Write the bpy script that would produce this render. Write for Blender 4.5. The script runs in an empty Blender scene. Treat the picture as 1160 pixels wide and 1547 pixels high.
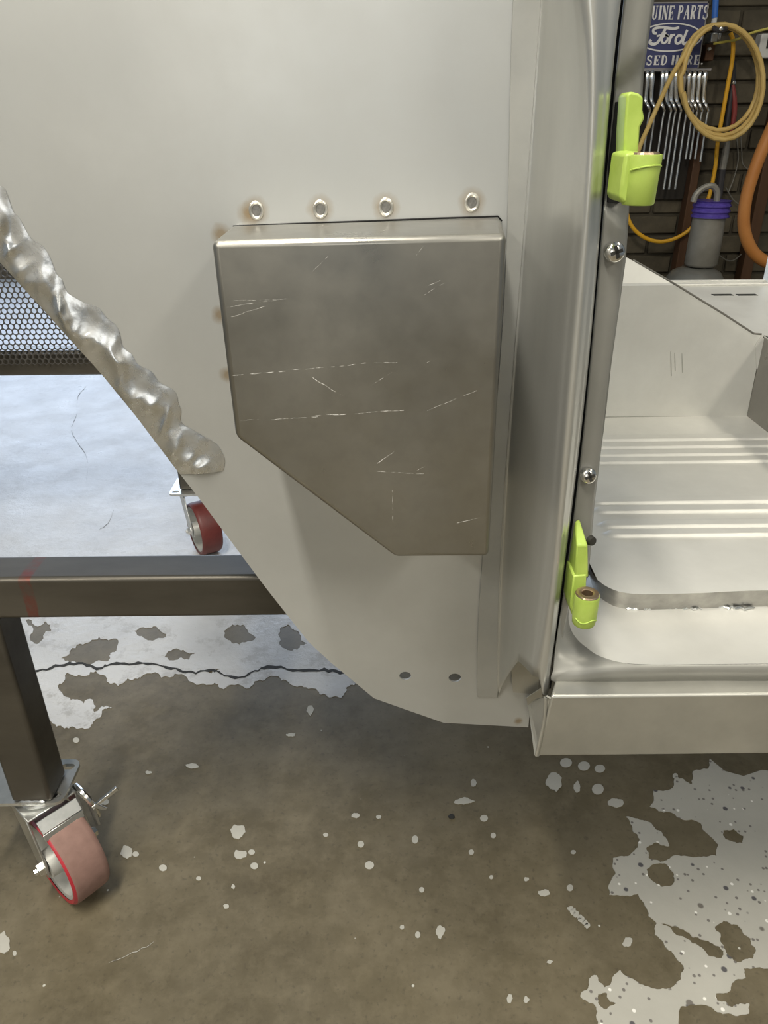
import bpy, bmesh, math, random
import numpy as np
from mathutils import Vector, Matrix, noise
from mathutils.geometry import tessellate_polygon
random.seed(7)
R_ = math.radians
scene = bpy.context.scene
COL = scene.collection

# ------------------------------------------------------------------ camera
CAM = Vector((0, 0, .9)); PITCH = R_(27.55); ROLL = R_(.6); FPX = 1120.0
_r = Vector((1, 0, 0)); _u = Vector((0, math.sin(PITCH), math.cos(PITCH))); FWD = Vector((0, math.cos(PITCH), -math.sin(PITCH)))
RIGHT = _r*math.cos(ROLL) - _u*math.sin(ROLL); UP = _u*math.cos(ROLL) + _r*math.sin(ROLL)
cd = bpy.data.cameras.new('camera'); cam = bpy.data.objects.new('camera', cd); COL.objects.link(cam)
cd.sensor_fit = 'VERTICAL'; cd.sensor_height = 36; cd.lens = FPX/1547*36; cd.clip_start = .02
cam.matrix_world = Matrix(((RIGHT.x, UP.x, -FWD.x, CAM.x), (RIGHT.y, UP.y, -FWD.y, CAM.y), (RIGHT.z, UP.z, -FWD.z, CAM.z), (0, 0, 0, 1)))
scene.camera = cam

# ------------------------------------------------------------------ light
w = bpy.data.worlds.new('world'); scene.world = w; w.use_nodes = True
w.node_tree.nodes['Background'].inputs[0].default_value = (.82, .93, 1, 1)
w.node_tree.nodes['Background'].inputs[1].default_value = .18
def area(name, loc, target, sx, sy, power, col, spin=0):
    l = bpy.data.lights.new(name, 'AREA'); l.shape = 'RECTANGLE'; l.size = sx; l.size_y = sy; l.energy = power; l.color = col
    o = bpy.data.objects.new(name, l); COL.objects.link(o); o.location = loc
    q = (Vector(target)-Vector(loc)).to_track_quat('-Z', 'Y')
    o.rotation_euler = (q.to_matrix() @ Matrix.Rotation(R_(spin), 3, 'Z')).to_euler()
    return o
area('ceiling_lamp', (-.42, -.28, 2.65), (-.42, -.279, 0), .14, 1.2, 62, (1, .95, .84))
area('ceiling_lamp', (1.65, -1.8, 2.65), (1.65, -1.799, 0), .34, 1.2, 46, (1, .945, .82))
area('ceiling_lamp', (-2.0, -1.9, 2.65), (-2.0, -1.899, 0), .14, 1.2, 56, (1, .95, .84))
area('ceiling_lamp', (1.5, .7, 2.65), (1.5, .701, 0), .14, 1.2, 14, (1, .92, .75))
area('window_daylight', (-1.6, 5.12, 1.35), (-1.6, 0, .6), 3.4, 1.8, 85, (.66, .79, 1))
area('added_panel_light', (-.25, -3.1, 1.5), (-.1, 0, 1.2), 1.3, 1.4, 10, (1, .985, .93))  # unseen light, added behind the camera to brighten the cowl panel
scene.view_settings.view_transform = 'Standard'; scene.view_settings.look = 'None'
scene.view_settings.exposure = 0.0; scene.view_settings.gamma = 1; scene.view_settings.use_curve_mapping = False

# ------------------------------------------------------------------ helpers
def P(px, py, Y=None, Z=None, X=None):
    """pixel of the photograph -> point of the place on a given plane"""
    d = RIGHT*((px-580)/FPX) - UP*((py-773.5)/FPX) + FWD
    if Y is not None: t = Y/d.y
    elif Z is not None: t = (Z-CAM.z)/d.z
    else: t = X/d.x
    return CAM + d*t
WORLD = {}
def wl(o): return WORLD.get(o.name, Vector((0, 0, 0)))
def tag(o, label=None, cat=None, group=None, kind=None):
    if label: o['label'] = label
    if cat: o['category'] = cat
    if group: o['group'] = group
    if kind: o['kind'] = kind
    return o
def empty(name, loc, label, cat, group=None):
    o = bpy.data.objects.new(name, None); COL.objects.link(o); o.location = loc; o.empty_display_size = .1
    WORLD[o.name] = Vector(loc)
    return tag(o, label, cat, group)
def build(name, verts, faces, m, parent=None, smooth=False, bevel=0, seg=2, keep=False, label=None, solid=0, sub=0, angle=35):
    """one mesh object; verts are given in place and re-centred on the object's own origin"""
    vs = [Vector(v) for v in verts]
    if keep: c = wl(parent) if parent else Vector((0, 0, 0))
    else:
        lo = [min(v[i] for v in vs) for i in range(3)]; hi = [max(v[i] for v in vs) for i in range(3)]
        c = Vector([(a+b)/2 for a, b in zip(lo, hi)])
    me = bpy.data.meshes.new(name); me.from_pydata([v-c for v in vs], [], faces); me.update()
    bm = bmesh.new(); bm.from_mesh(me); bmesh.ops.recalc_face_normals(bm, faces=bm.faces); bm.to_mesh(me); bm.free()
    mats = m if isinstance(m, (list, tuple)) else [m]
    for x in mats: me.materials.append(x)
    o = bpy.data.objects.new(name, me); COL.objects.link(o)
    WORLD[o.name] = c
    if parent: o.parent = parent; o.location = c-wl(parent)
    else: o.location = c
    if solid:
        s = o.modifiers.new('solid', 'SOLIDIFY'); s.thickness = solid; s.offset = 0
    if bevel:
        b = o.modifiers.new('bevel', 'BEVEL'); b.width = bevel; b.segments = seg; b.limit_method = 'ANGLE'; b.angle_limit = R_(30); b.harden_normals = False
    if sub:
        b = o.modifiers.new('sub', 'SUBSURF'); b.levels = sub; b.render_levels = sub
    if smooth or bevel:
        for p in me.polygons: p.use_smooth = True
        if not smooth or angle < 180:
            try: me.set_sharp_from_angle(angle=R_(angle))
            except Exception: pass
    if label: o['label'] = label
    return o
class MB:
    def __init__(s): s.v = []; s.f = []; s.mi = []
    def add(s, vs, fs, mi=0):
        n = len(s.v); s.v += [Vector(v) for v in vs]; s.f += [tuple(i+n for i in f) for f in fs]; s.mi += [mi]*len(fs)
    def box(s, lo, hi, M=None):
        x0, y0, z0 = lo; x1, y1, z1 = hi
        vs = [Vector(p) for p in ((x0,y0,z0),(x1,y0,z0),(x1,y1,z0),(x0,y1,z0),(x0,y0,z1),(x1,y0,z1),(x1,y1,z1),(x0,y1,z1))]
        if M: vs = [M @ v for v in vs]
        s.add(vs, [(0,3,2,1),(4,5,6,7),(0,1,5,4),(1,2,6,5),(2,3,7,6),(3,0,4,7)])
    def prism(s, pts, off):
        """polygon pts (3D, planar) extruded by vector off"""
        n = len(pts); off = Vector(off); a = [Vector(p) for p in pts]
        s.add(a+[p+off for p in a], [tuple(range(n)), tuple(range(2*n-1, n-1, -1))]+[(i, i+n, (i+1) % n+n, (i+1) % n) for i in range(n)])
    def holed(s, loops, off):
        """outline + hole loops extruded by off"""
        off = Vector(off); flat = [Vector(p) for l in loops for p in l]; n = len(flat)
        tris = tessellate_polygon([[Vector(p) for p in l] for l in loops])
        fs = [tuple(t) for t in tris]+[tuple(i+n for i in reversed(t)) for t in tris]
        k = 0
        for l in loops:
            m = len(l)
            fs += [(k+i, k+i+n, k+(i+1) % m+n, k+(i+1) % m) for i in range(m)]; k += m
        s.add(flat+[p+off for p in flat], fs)
    def tube(s, pts, r, n=10, smooth=0, caps=True, closed=False):
        pts = [Vector(p) for p in pts]
        if smooth: pts = catmull(pts, smooth)
        rs = r if isinstance(r, (list, tuple)) else [r]*len(pts)
        if len(rs) != len(pts): rs = list(np.interp(np.linspace(0, 1, len(pts)), np.linspace(0, 1, len(rs)), rs))
        vs = []; t0 = (pts[1]-pts[0]).normalized(); ref = t0.orthogonal().normalized()
        for i, p in enumerate(pts):
            t = (pts[min(i+1, len(pts)-1)]-pts[max(i-1, 0)]).normalized()
            ref = (ref-t*ref.dot(t)).normalized(); b = t.cross(ref)
            for k in range(n):
                a = 2*math.pi*k/n; vs.append(p+(ref*math.cos(a)+b*math.sin(a))*rs[i])
        fs = [(i*n+k, i*n+(k+1) % n, (i+1)*n+(k+1) % n, (i+1)*n+k) for i in range(len(pts)-1) for k in range(n)]
        if caps: fs += [tuple(range(n-1, -1, -1)), tuple(range((len(pts)-1)*n, len(pts)*n))]
        s.add(vs, fs)
    def lathe(s, prof, origin, axis, n=32, mis=None):
        """prof: list of (radius, distance along axis)"""
        ax = Vector(axis).normalized(); e = ax.orthogonal().normalized(); b = ax.cross(e); o = Vector(origin)
        base = len(s.v); vs = []; fs = []; mi = []; idx = []
        for r, a in prof:
            if r < 1e-7: idx.append([len(vs)]); vs.append(o+ax*a)
            else:
                idx.append(list(range(len(vs), len(vs)+n)))
                for k in range(n):
                    t = 2*math.pi*k/n; vs.append(o+ax*a+(e*math.cos(t)+b*math.sin(t))*r)
        for j in range(len(prof)-1):
            A, B = idx[j], idx[j+1]; q = mis[j] if mis else 0
            for k in range(n):
                if len(A) == 1 and len(B) == 1: continue
                if len(A) == 1: fs.append((A[0], B[(k+1) % n], B[k]))
                elif len(B) == 1: fs.append((A[k], A[(k+1) % n], B[0]))
                else: fs.append((A[k], A[(k+1) % n], B[(k+1) % n], B[k]))
                mi.append(q)
        s.v += vs; s.f += [tuple(i+base for i in f) for f in fs]; s.mi += mi
    def build(s, name, m, parent=None, **k):
        o = build(name, s.v, s.f, m, parent, **k)
        if any(s.mi):
            for p, q in zip(o.data.polygons, s.mi): p.material_index = q
        return o
def catmull(p, n):
    out = []
    for i in range(len(p)-1):
        a, b, c, d = p[max(i-1, 0)], p[i], p[i+1], p[min(i+2, len(p)-1)]
        for k in range(n):
            t = k/n
            out.append(.5*((2*b)+(c-a)*t+(2*a-5*b+4*c-d)*t*t+(-a+3*b-3*c+d)*t**3))
    return out+[p[-1]]
def rough_loop(pts, levels=3, amp=.16, seed=1):
    """fractal edge for a chipped outline (2D pixel points)"""
    rn = random.Random(seed); p = [Vector(a) for a in pts]
    for l in range(levels):
        q = []
        for i in range(len(p)):
            a, b = p[i], p[(i+1) % len(p)]; d = b-a
            m = (a+b)/2+Vector((-d.y, d.x))*rn.uniform(-amp, amp)
            q += [a, m] if d.length > 2.2 else [a]
        p = q
    return p

# ------------------------------------------------------------------ materials
class NT:
    def __init__(s, name):
        s.m = bpy.data.materials.new(name); s.m.use_nodes = True; s.t = s.m.node_tree; s.b = s.t.nodes['Principled BSDF']; s.tc = None
    def n(s, typ, **k):
        x = s.t.nodes.new(typ)
        for a, b in k.items(): setattr(x, a, b)
        return x
    def l(s, a, b): s.t.links.new(a, b)
    def co(s):
        if not s.tc: s.tc = s.n('ShaderNodeTexCoord')
        return s.tc.outputs['Object']
    def noise(s, scale, detail=4, rough=.6, stretch=None):
        x = s.n('ShaderNodeTexNoise'); x.inputs['Scale'].default_value = scale; x.inputs['Detail'].default_value = detail; x.inputs['Roughness'].default_value = rough
        c = s.co()
        if stretch:
            mp = s.n('ShaderNodeMapping'); mp.inputs['Scale'].default_value = stretch; s.l(c, mp.inputs[0]); c = mp.outputs[0]
        s.l(c, x.inputs['Vector']); return x.outputs[0]
    def ramp(s, fac, stops):
        r = s.n('ShaderNodeValToRGB'); e = r.color_ramp.elements
        while len(e) < len(stops): e.new(.5)
        for el, (p, c) in zip(e, stops):
            el.position = p; el.color = (c[0], c[1], c[2], 1) if isinstance(c, (tuple, list)) else (c, c, c, 1)
        s.l(fac, r.inputs[0]); return r.outputs[0]
    def math(s, op, a, b=None, c=None):
        x = s.n('ShaderNodeMath', operation=op)
        for i, v in enumerate((a, b, c)):
            if v is None: continue
            if isinstance(v, (int, float)): x.inputs[i].default_value = v
            else: s.l(v, x.inputs[i])
        return x.outputs[0]
    def mix(s, fac, a, b):
        x = s.n('ShaderNodeMix', data_type='RGBA')
        if isinstance(fac, (int, float)): x.inputs[0].default_value = fac
        else: s.l(fac, x.inputs[0])
        for i, v in ((6, a), (7, b)):
            if isinstance(v, (tuple, list)): x.inputs[i].default_value = (*v[:3], 1)
            else: s.l(v, x.inputs[i])
        return x.outputs[2]
    def bump(s, h, strength=.2, dist=.001, prev=None):
        x = s.n('ShaderNodeBump'); x.inputs['Strength'].default_value = strength; x.inputs['Distance'].default_value = dist
        s.l(h, x.inputs['Height'])
        if prev is not None: s.l(prev, x.inputs['Normal'])
        s.l(x.outputs[0], s.b.inputs['Normal']); return x.outputs[0]
    def set(s, col=None, rough=None, metal=None, spec=None):
        for nm, v in (('Base Color', col), ('Roughness', rough), ('Metallic', metal), ('Specular IOR Level', spec)):
            if v is None: continue
            if isinstance(v, (tuple, list)): s.b.inputs[nm].default_value = (*v[:3], 1)
            elif isinstance(v, (int, float)): s.b.inputs[nm].default_value = v
            else: s.l(v, s.b.inputs[nm])
        return s
    def dist(s, p):
        x = s.n('ShaderNodeVectorMath', operation='DISTANCE'); s.l(s.co(), x.inputs[0]); x.inputs[1].default_value = p; return x.outputs['Value']
def mat(name, a, b=None, rough=.5, metal=0, scale=20, bump=0, bscale=None, dist=.001, stretch=None, spec=None):
    t = NT(name); b = b or a
    t.set(t.ramp(t.noise(scale, 5, .6, stretch), [(.3, a), (.7, b)]), rough, metal, spec)
    if bump: t.bump(t.noise(bscale or scale*4, 4), bump, dist)
    return t.m
def steel(name, a, b, rough=(.3, .45), metal=.9, scale=14, bump=.12, bscale=9, dist=.002, stretch=None):
    t = NT(name); n = t.noise(scale, 6, .62, stretch)
    t.set(t.ramp(n, [(.3, a), (.7, b)]), None, metal)
    t.set(rough=t.ramp(t.noise(scale*2.3, 5), [(.3, rough[0]), (.7, rough[1])]))
    if bump: t.bump(t.noise(bscale, 3), bump, dist)
    return t

M = {}
BODY_LOC = Vector((.1, .8, .486))
M['interior'] = steel('primed_sheet', (.66, .65, .605), (.77, .76, .71), (.38, .5), .3, 9, .10, 6, .003).m
M['pillar'] = steel('brushed_steel', (.54, .54, .515), (.65, .65, .615), (.28, .38), .7, 11, .06, 12, .001, (1, 1, .15)).m
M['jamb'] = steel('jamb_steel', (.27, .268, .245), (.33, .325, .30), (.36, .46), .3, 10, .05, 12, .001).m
M['flange'] = steel('shaded_flange_steel', (.42, .42, .40), (.50, .50, .47), (.38, .48), .5, 16, .05, 20, .001).m  # base darkened to carry the shade between box and pillar
M['rocker'] = steel('sill_steel', (.40, .395, .36), (.60, .59, .54), (.34, .44), .72, 7, .05, 9, .001).m
M['weldseam'] = steel('molten_seam', (.66, .675, .68), (.82, .83, .83), (.2, .34), .92, 30, .2, 60, .002).m
M['strip'] = steel('ground_steel', (.26, .255, .24), (.42, .41, .385), (.28, .42), .85, 40, .3, 120, .001).m
M['chrome'] = mat('chrome', (.72, .71, .68), (.82, .81, .78), .2, 1, 40)
M['zinc'] = mat('zinc_plate', (.55, .56, .54), (.68, .68, .66), .32, .9, 60, .1)
M['black'] = mat('black_gap', (.006, .006, .006), None, .8)
M['dark'] = mat('dark_recess', (.02, .019, .016), (.03, .028, .022), .7, 0, 30)
M['green'] = mat('lime_paint', (.38, .52, .085), (.47, .61, .13), .42, 0, 50, .35, 70, .001)
M['bushing'] = mat('brass_bushing', (.5, .34, .2), (.62, .48, .34), .3, .9, 60)
M['weldring'] = mat('weld_ring', (.60, .585, .54), (.74, .72, .67), .3, .8, 120, .3)
M['weldcore'] = mat('weld_core', (.17, .165, .155), (.30, .295, .28), .4, .7, 300, .4, 500)
M['mill'] = steel('mill_scale_steel', (.085, .078, .066), (.15, .137, .115), (.3, .45), .75, 12, .1, 40, .0006, (.3, 1, 1)).m
M['millred'] = None
M['tread'] = mat('dusty_tread', (.23, .135, .11), (.30, .18, .15), .75, 0, 60, .3)
M['red'] = mat('red_urethane', (.36, .018, .03), (.46, .03, .045), .4, 0, 50)
M['darktread'] = mat('shaded_maroon_tread', (.10, .018, .016), (.15, .03, .025), .45, 0, 40)  # clean urethane, colour darkened for the shade under the cart
M['hub'] = mat('hub_grey', (.48, .48, .45), (.58, .57, .53), .45, .3, 40)
M['perf'] = mat('perforated_steel', (.13, .125, .12), (.20, .19, .18), .4, .7, 30)
M['riser'] = steel('shaded_riser_steel', (.30, .29, .27), (.38, .365, .34), (.26, .36), .95, 8, .06, 10, .001).m  # dark base stands in for shade on the riser side
M['gray_cap'] = mat('grey_cap', (.22, .21, .18), (.30, .285, .25), .45, .2, 16)
M['bottle'] = mat('bottle_paint', (.20, .20, .18), (.28, .275, .25), .3, .4, 12)
M['purple'] = mat('purple_band', (.07, .045, .30), (.12, .08, .42), .4, 0, 60)
M['yellow'] = mat('straw_hose', (.66, .44, .13), (.74, .53, .19), .5, 0, 12)
M['orangeyellow'] = mat('yellow_cable', (.76, .38, .012), (.80, .44, .03), .45, 0, 12)
M['lemon'] = mat('lemon_cord', (.55, .47, .09), (.62, .54, .12), .5, 0, 20)
M['orange'] = mat('orange_hose', (.46, .17, .035), (.55, .23, .06), .5, 0, 8)
M['blue'] = mat('blue_hose', (.03, .14, .55), (.05, .19, .62), .4, 0, 12)
M['signblue'] = mat('sign_blue', (.035, .042, .13), (.05, .058, .17), .4, 0, 6)
M['signwhite'] = mat('sign_white', (.78, .76, .74), (.86, .84, .82), .45, 0, 20)
M['signedge'] = mat('sign_rim', (.25, .24, .24), (.34, .32, .32), .5, .3, 20)
M['board'] = mat('dark_board', (.014, .011, .008), (.025, .019, .013), .8, 0, 12)
M['timber'] = mat('timber', (.055, .024, .010), (.10, .045, .017), .7, 0, 10, .2, 30, .001, (1, 1, .1))
M['wire'] = mat('grey_wire', (.16, .15, .13), (.22, .21, .18), .5, .3, 20)
M['redgrip'] = mat('red_grip', (.28, .04, .035), (.34, .06, .05), .45, 0, 20)
M['rubber'] = mat('dark_rubber', (.03, .028, .03), (.05, .046, .05), .6, 0, 20)
M['plastic'] = mat('white_plastic', (.62, .61, .57), (.68, .67, .63), .4, 0, 20)
M['brick'] = mat('painted_brick', (.045, .036, .022), (.115, .095, .06), .75, 0, 9, .5, 40, .003)
M['mortar'] = mat('mortar', (.04, .033, .021), (.07, .058, .038), .85, 0, 20, .4)
M['wall'] = mat('plain_wall', (.30, .28, .24), (.36, .34, .30), .8, 0, 4)
M['darkwall'] = mat('brown_wall', (.10, .085, .06), (.14, .12, .09), .8, 0, 4)

# cowl panel: satin sheet with brown heat tint around the welds
PANEL_Y = .60
PX_WELDS = [(387, 318), (484, 316), (583, 313), (713, 306)]
PX_TINT = [(334, 354, .009), (332, 476, .008), (344, 566, .008), (376, 322, .010), (783, 1089, .006)]
def panel_mat():
    t = NT('satin_panel')
    n1 = t.noise(3.2, 3, .5); n2 = t.noise(40, 5, .6)
    base = t.mix(t.ramp(n2, [(.35, 0), (.7, .25)]), t.ramp(n1, [(.32, (.52, .53, .52)), (.68, (.64, .645, .625))]), (.50, .50, .48))
    for (x, y, r) in [(a, b, .0115) for a, b in PX_WELDS]+PX_TINT:
        p = P(x, y, Y=PANEL_Y)-BODY_LOC
        d = t.math('ADD', t.dist(p), t.math('MULTIPLY', t.math('SUBTRACT', t.noise(90, 3), .5), .006))
        f = t.ramp(t.math('DIVIDE', d, r), [(.3, .7), (.6, .38), (1, 0)])
        base = t.mix(f, base, (.30, .20, .085))
    t.set(base, t.ramp(t.noise(5, 5), [(.3, .3), (.7, .42)]), .5)
    nb = t.bump(t.noise(7, 2), .10, .004)
    t.bump(t.noise(2.2, 1), .10, .02, nb)
    return t.m
M['panel'] = panel_mat()
BOX_Y = .485
SCR = [(340, 465, 440, 450), (345, 455, 430, 452), (345, 480, 405, 462), (345, 568, 555, 549), (555, 549, 600, 547), (645, 548, 665, 541),
       (470, 569, 518, 599), (560, 582, 592, 562), (360, 636, 480, 630), (470, 629, 610, 620), (645, 620, 720, 590), (570, 700, 600, 678),
       (640, 445, 672, 428), (472, 410, 495, 388), (620, 715, 645, 703), (648, 432, 665, 424), (690, 790, 725, 782), (628, 385, 640, 372), (592, 740, 593, 790), (560, 712, 640, 716)]
def box_mat():
    t = NT('scratched_steel')
    n1 = t.noise(9, 5, .6); n2 = t.noise(70, 4)
    base = t.mix(t.ramp(n2, [(.45, 0), (.8, .3)]), t.ramp(n1, [(.3, (.34, .33, .30)), (.7, (.43, .415, .375))]), (.28, .27, .245))
    total = None; wob = t.math('MULTIPLY', t.math('SUBTRACT', t.noise(60, 2), .5), .0025); brk = t.noise(220, 2)
    for (x0, y0, x1, y1) in SCR:
        a = P(x0, y0, Y=BOX_Y)-BODY_LOC; b = P(x1, y1, Y=BOX_Y)-BODY_LOC; c = (a+b)/2; d = b-a
        sb = t.n('ShaderNodeVectorMath', operation='SUBTRACT'); t.l(t.co(), sb.inputs[0]); sb.inputs[1].default_value = c
        def dot(v):
            q = t.n('ShaderNodeVectorMath', operation='DOT_PRODUCT'); t.l(sb.outputs[0], q.inputs[0]); q.inputs[1].default_value = v; return q.outputs['Value']
        u = d.normalized(); v = Vector((-u.z, 0, u.x))
        al = t.math('LESS_THAN', t.math('ABSOLUTE', dot(u)), d.length/2)
        ac = t.math('LESS_THAN', t.math('ABSOLUTE', t.math('ADD', dot(v), wob)), random.choice([.00010, .00013, .0002]))
        f = t.math('MULTIPLY', al, ac)
        total = f if total is None else t.math('MAXIMUM', total, f)
    total = t.math('MULTIPLY', total, t.ramp(brk, [(.42, 0), (.62, .9)]))
    t.set(t.mix(total, base, (.93, .92, .88)), t.mix(total, t.ramp(t.noise(16, 5), [(.3, .26), (.7, .42)]), (.6, .6, .6)), t.math('SUBTRACT', .93, t.math('MULTIPLY', total, .7)))
    t.bump(t.noise(8, 2), .08, .003)
    return t.m
M['box'] = box_mat()
def floor_mat():
    t = NT('stained_concrete')
    n1 = t.noise(1.6, 7, .68); n2 = t.noise(11, 6, .7); n3 = t.noise(140, 3, .6)
    base = t.ramp(n1, [(.3, (.070, .057, .035)), (.5, (.12, .10, .062)), (.72, (.20, .168, .107))])
    base = t.mix(t.ramp(n2, [(.4, 0), (.75, .5)]), base, (.20, .17, .112))
    n4 = t.noise(38, 5, .7); base = t.mix(t.ramp(n4, [(.45, 0), (.8, .45)]), base, (.235, .20, .135))
    base = t.mix(t.ramp(n3, [(.58, 0), (.70, .4)]), base, (.06, .051, .036))
    v = t.n('ShaderNodeTexVoronoi'); v.inputs['Scale'].default_value = 30; t.l(t.co(), v.inputs['Vector'])
    sp = t.ramp(v.outputs['Distance'], [(.035, 1), (.06, 0)])
    sel = t.n('ShaderNodeSeparateColor'); t.l(v.outputs['Color'], sel.inputs[0])
    sp = t.math('MULTIPLY', sp, t.math('GREATER_THAN', sel.outputs[0], .72))
    base = t.mix(sp, base, (.55, .54, .48))
    t.set(base, t.ramp(n2, [(.3, .30), (.7, .46)]), 0, .5)
    t.bump(n3, .12, .0006)
    return t.m
M['floor'] = floor_mat()
def coat_mat(name, a, b, rough, chips):
    t = NT(name)
    base = t.ramp(t.noise(6, 6, .65), [(.3, a), (.7, b)])
    for sc, th, col in ((55, .16, (.10, .095, .10)), (26, .09, (.17, .155, .135)), (75, .14, (.85, .83, .77)), (120, .2, (.18, .165, .15))):
        v = t.n('ShaderNodeTexVoronoi'); v.inputs['Scale'].default_value = sc; t.l(t.co(), v.inputs['Vector'])
        s = t.n('ShaderNodeSeparateColor'); t.l(v.outputs['Color'], s.inputs[0])
        f = t.math('MULTIPLY', t.ramp(v.outputs['Distance'], [(th, 1), (th*1.4, 0)]), t.math('GREATER_THAN', s.outputs[1], 1-chips))
        base = t.mix(f, base, col)
    t.set(base, rough, 0, .5)
    t.bump(t.noise(35, 5), .3, .002)
    return t.m
M['coat'] = coat_mat('peeling_coat', (.41, .395, .345), (.49, .475, .42), .5, .33)
def far_mat():
    t = NT('white_coat'); base = t.ramp(t.noise(5, 6, .65), [(.3, (.50, .50, .50)), (.7, (.64, .64, .64))])
    wear = t.ramp(t.noise(13, 8, .75), [(.52, 0), (.60, .55)])
    sx = t.n('ShaderNodeSeparateXYZ'); g = t.n('ShaderNodeNewGeometry'); t.l(g.outputs['Position'], sx.inputs[0])
    near = t.ramp(t.math('MULTIPLY', sx.outputs[1], .5), [(.45, 1), (.8, .3)])
    base = t.mix(t.math('MULTIPLY', wear, near), base, (.26, .245, .22))
    spk = t.ramp(t.noise(85, 4, .7), [(.66, 0), (.72, .6)]); base = t.mix(spk, base, (.3, .29, .27))
    t.set(base, t.ramp(t.noise(9, 5), [(.3, .26), (.7, .42)]), 0, .5); t.bump(t.noise(22, 7, .7), .5, .004); return t.m
M['farcoat'] = far_mat()

# ================================================================== the setting
mb = MB(); mb.add([(-5, -3, 0), (4, -3, 0), (4, 6, 0), (-5, 6, 0), (-5, -3, -.1), (4, -3, -.1), (4, 6, -.1), (-5, 6, -.1)], [(0, 1, 2, 3), (7, 6, 5, 4), (0, 4, 5, 1), (1, 5, 6, 2), (2, 6, 7, 3), (3, 7, 4, 0)])
floor = mb.build('floor', M['floor'], keep=True); tag(floor, kind='structure')
def patch(loops_px, m, name='paint_patch', z=.0008, levels=3, amp=.15, seed=1):
    loops = [[P(p.x, p.y, Z=z) for p in rough_loop(l, levels, amp, seed+i)] for i, l in enumerate(loops_px)]
    mb = MB(); mb.holed(loops, (0, 0, -z+.00005)); return mb.build(name, m, floor)
c1 = lambda l: [(560+x/1.9333, 1120+y/1.9333) for x, y in l]
patch([c1([(990,50),(985,80),(940,88),(938,125),(890,100),(882,135),(825,140),(815,190),(870,205),(905,225),(965,240),(985,270),(1015,300),(1010,335),(950,338),(880,335),(845,352),(812,342),(805,310),(830,295),(872,305),(850,265),(820,240),(790,230),(745,220),(765,262),(785,285),(780,310),(750,335),(708,340),(715,385),(700,410),(697,448),(740,450),(780,445),(800,480),(835,530),(830,565),(860,600),(890,630),(915,665),(905,695),(875,722),(830,722),(775,700),(745,685),(728,668),(710,682),(700,710),(682,718),(665,700),(660,683),(645,685),(635,720),(612,745),(650,765),(662,790),(665,830),(680,900),(890,900),(905,775),(940,768),(1000,780),(1060,800),(1105,795),(1105,765),(1080,765),(1055,777),(1012,757),(1010,735),(1050,728),(1055,705),(1095,690),(1090,662),(1130,660),(1180,655),(1400,650),(1400,20)]),
       c1([(848,532),(880,540),(940,572),(1000,590),(1030,612),(1025,632),(985,625),(940,590),(900,568)]),
       c1([(1005,540),(1030,523),(1070,535),(1110,575),(1125,610),(1115,635),(1080,645),(1045,625),(1025,590)]),
       c1([(1030,258),(1060,255),(1088,275),(1085,297),(1050,290),(1028,275)]),
       c1([(805,375),(830,358),(865,360),(885,385),(880,420),(850,425),(820,405)]),
       c1([(664,738),(690,735),(700,760),(716,765),(690,782),(668,770)])], M['coat'], seed=3)
c2 = lambda l: [(x/2.0714, 900+y/2.0714) for x, y in l]
patch([[(-420, 1010), (-150, 1075)] + c2([(110,330),(165,400),(215,415),(265,418),(300,385),(350,350),(330,345),(295,365),(290,325),(235,325),(190,300),(185,275),(210,240),(270,250),(330,250),(350,275),(390,270),(400,258),(440,255),(530,255),(600,270),(660,278),(700,292),(770,290),(830,262),(880,265),(930,285),(985,290),(1020,310),(1070,318),(1085,285),(1130,275),(1160,255)]) + [(575, 1000), (590, 900), (640, 760), (700, 640), (660, 402), (-150, 402), (-420, 500)],
       c2([(190,195),(250,150),(310,128),(370,140),(345,180),(330,205),(250,208)]), c2([(515,190),(560,168),(612,175),(590,200),(545,202)]), c2([(870,120),(900,90),(930,110),(960,150),(930,170),(890,165)]),
       c2([(80,75),(140,80),(160,110),(120,150),(95,140)]), c2([(420,110),(480,95),(520,120),(470,140)]), c2([(640,235),(690,228),(660,245)]), c2([(700,110),(760,90),(800,130),(730,150)]), c2([(30,60),(60,66),(55,110)])], M['farcoat'], seed=11, amp=.27)
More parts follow.
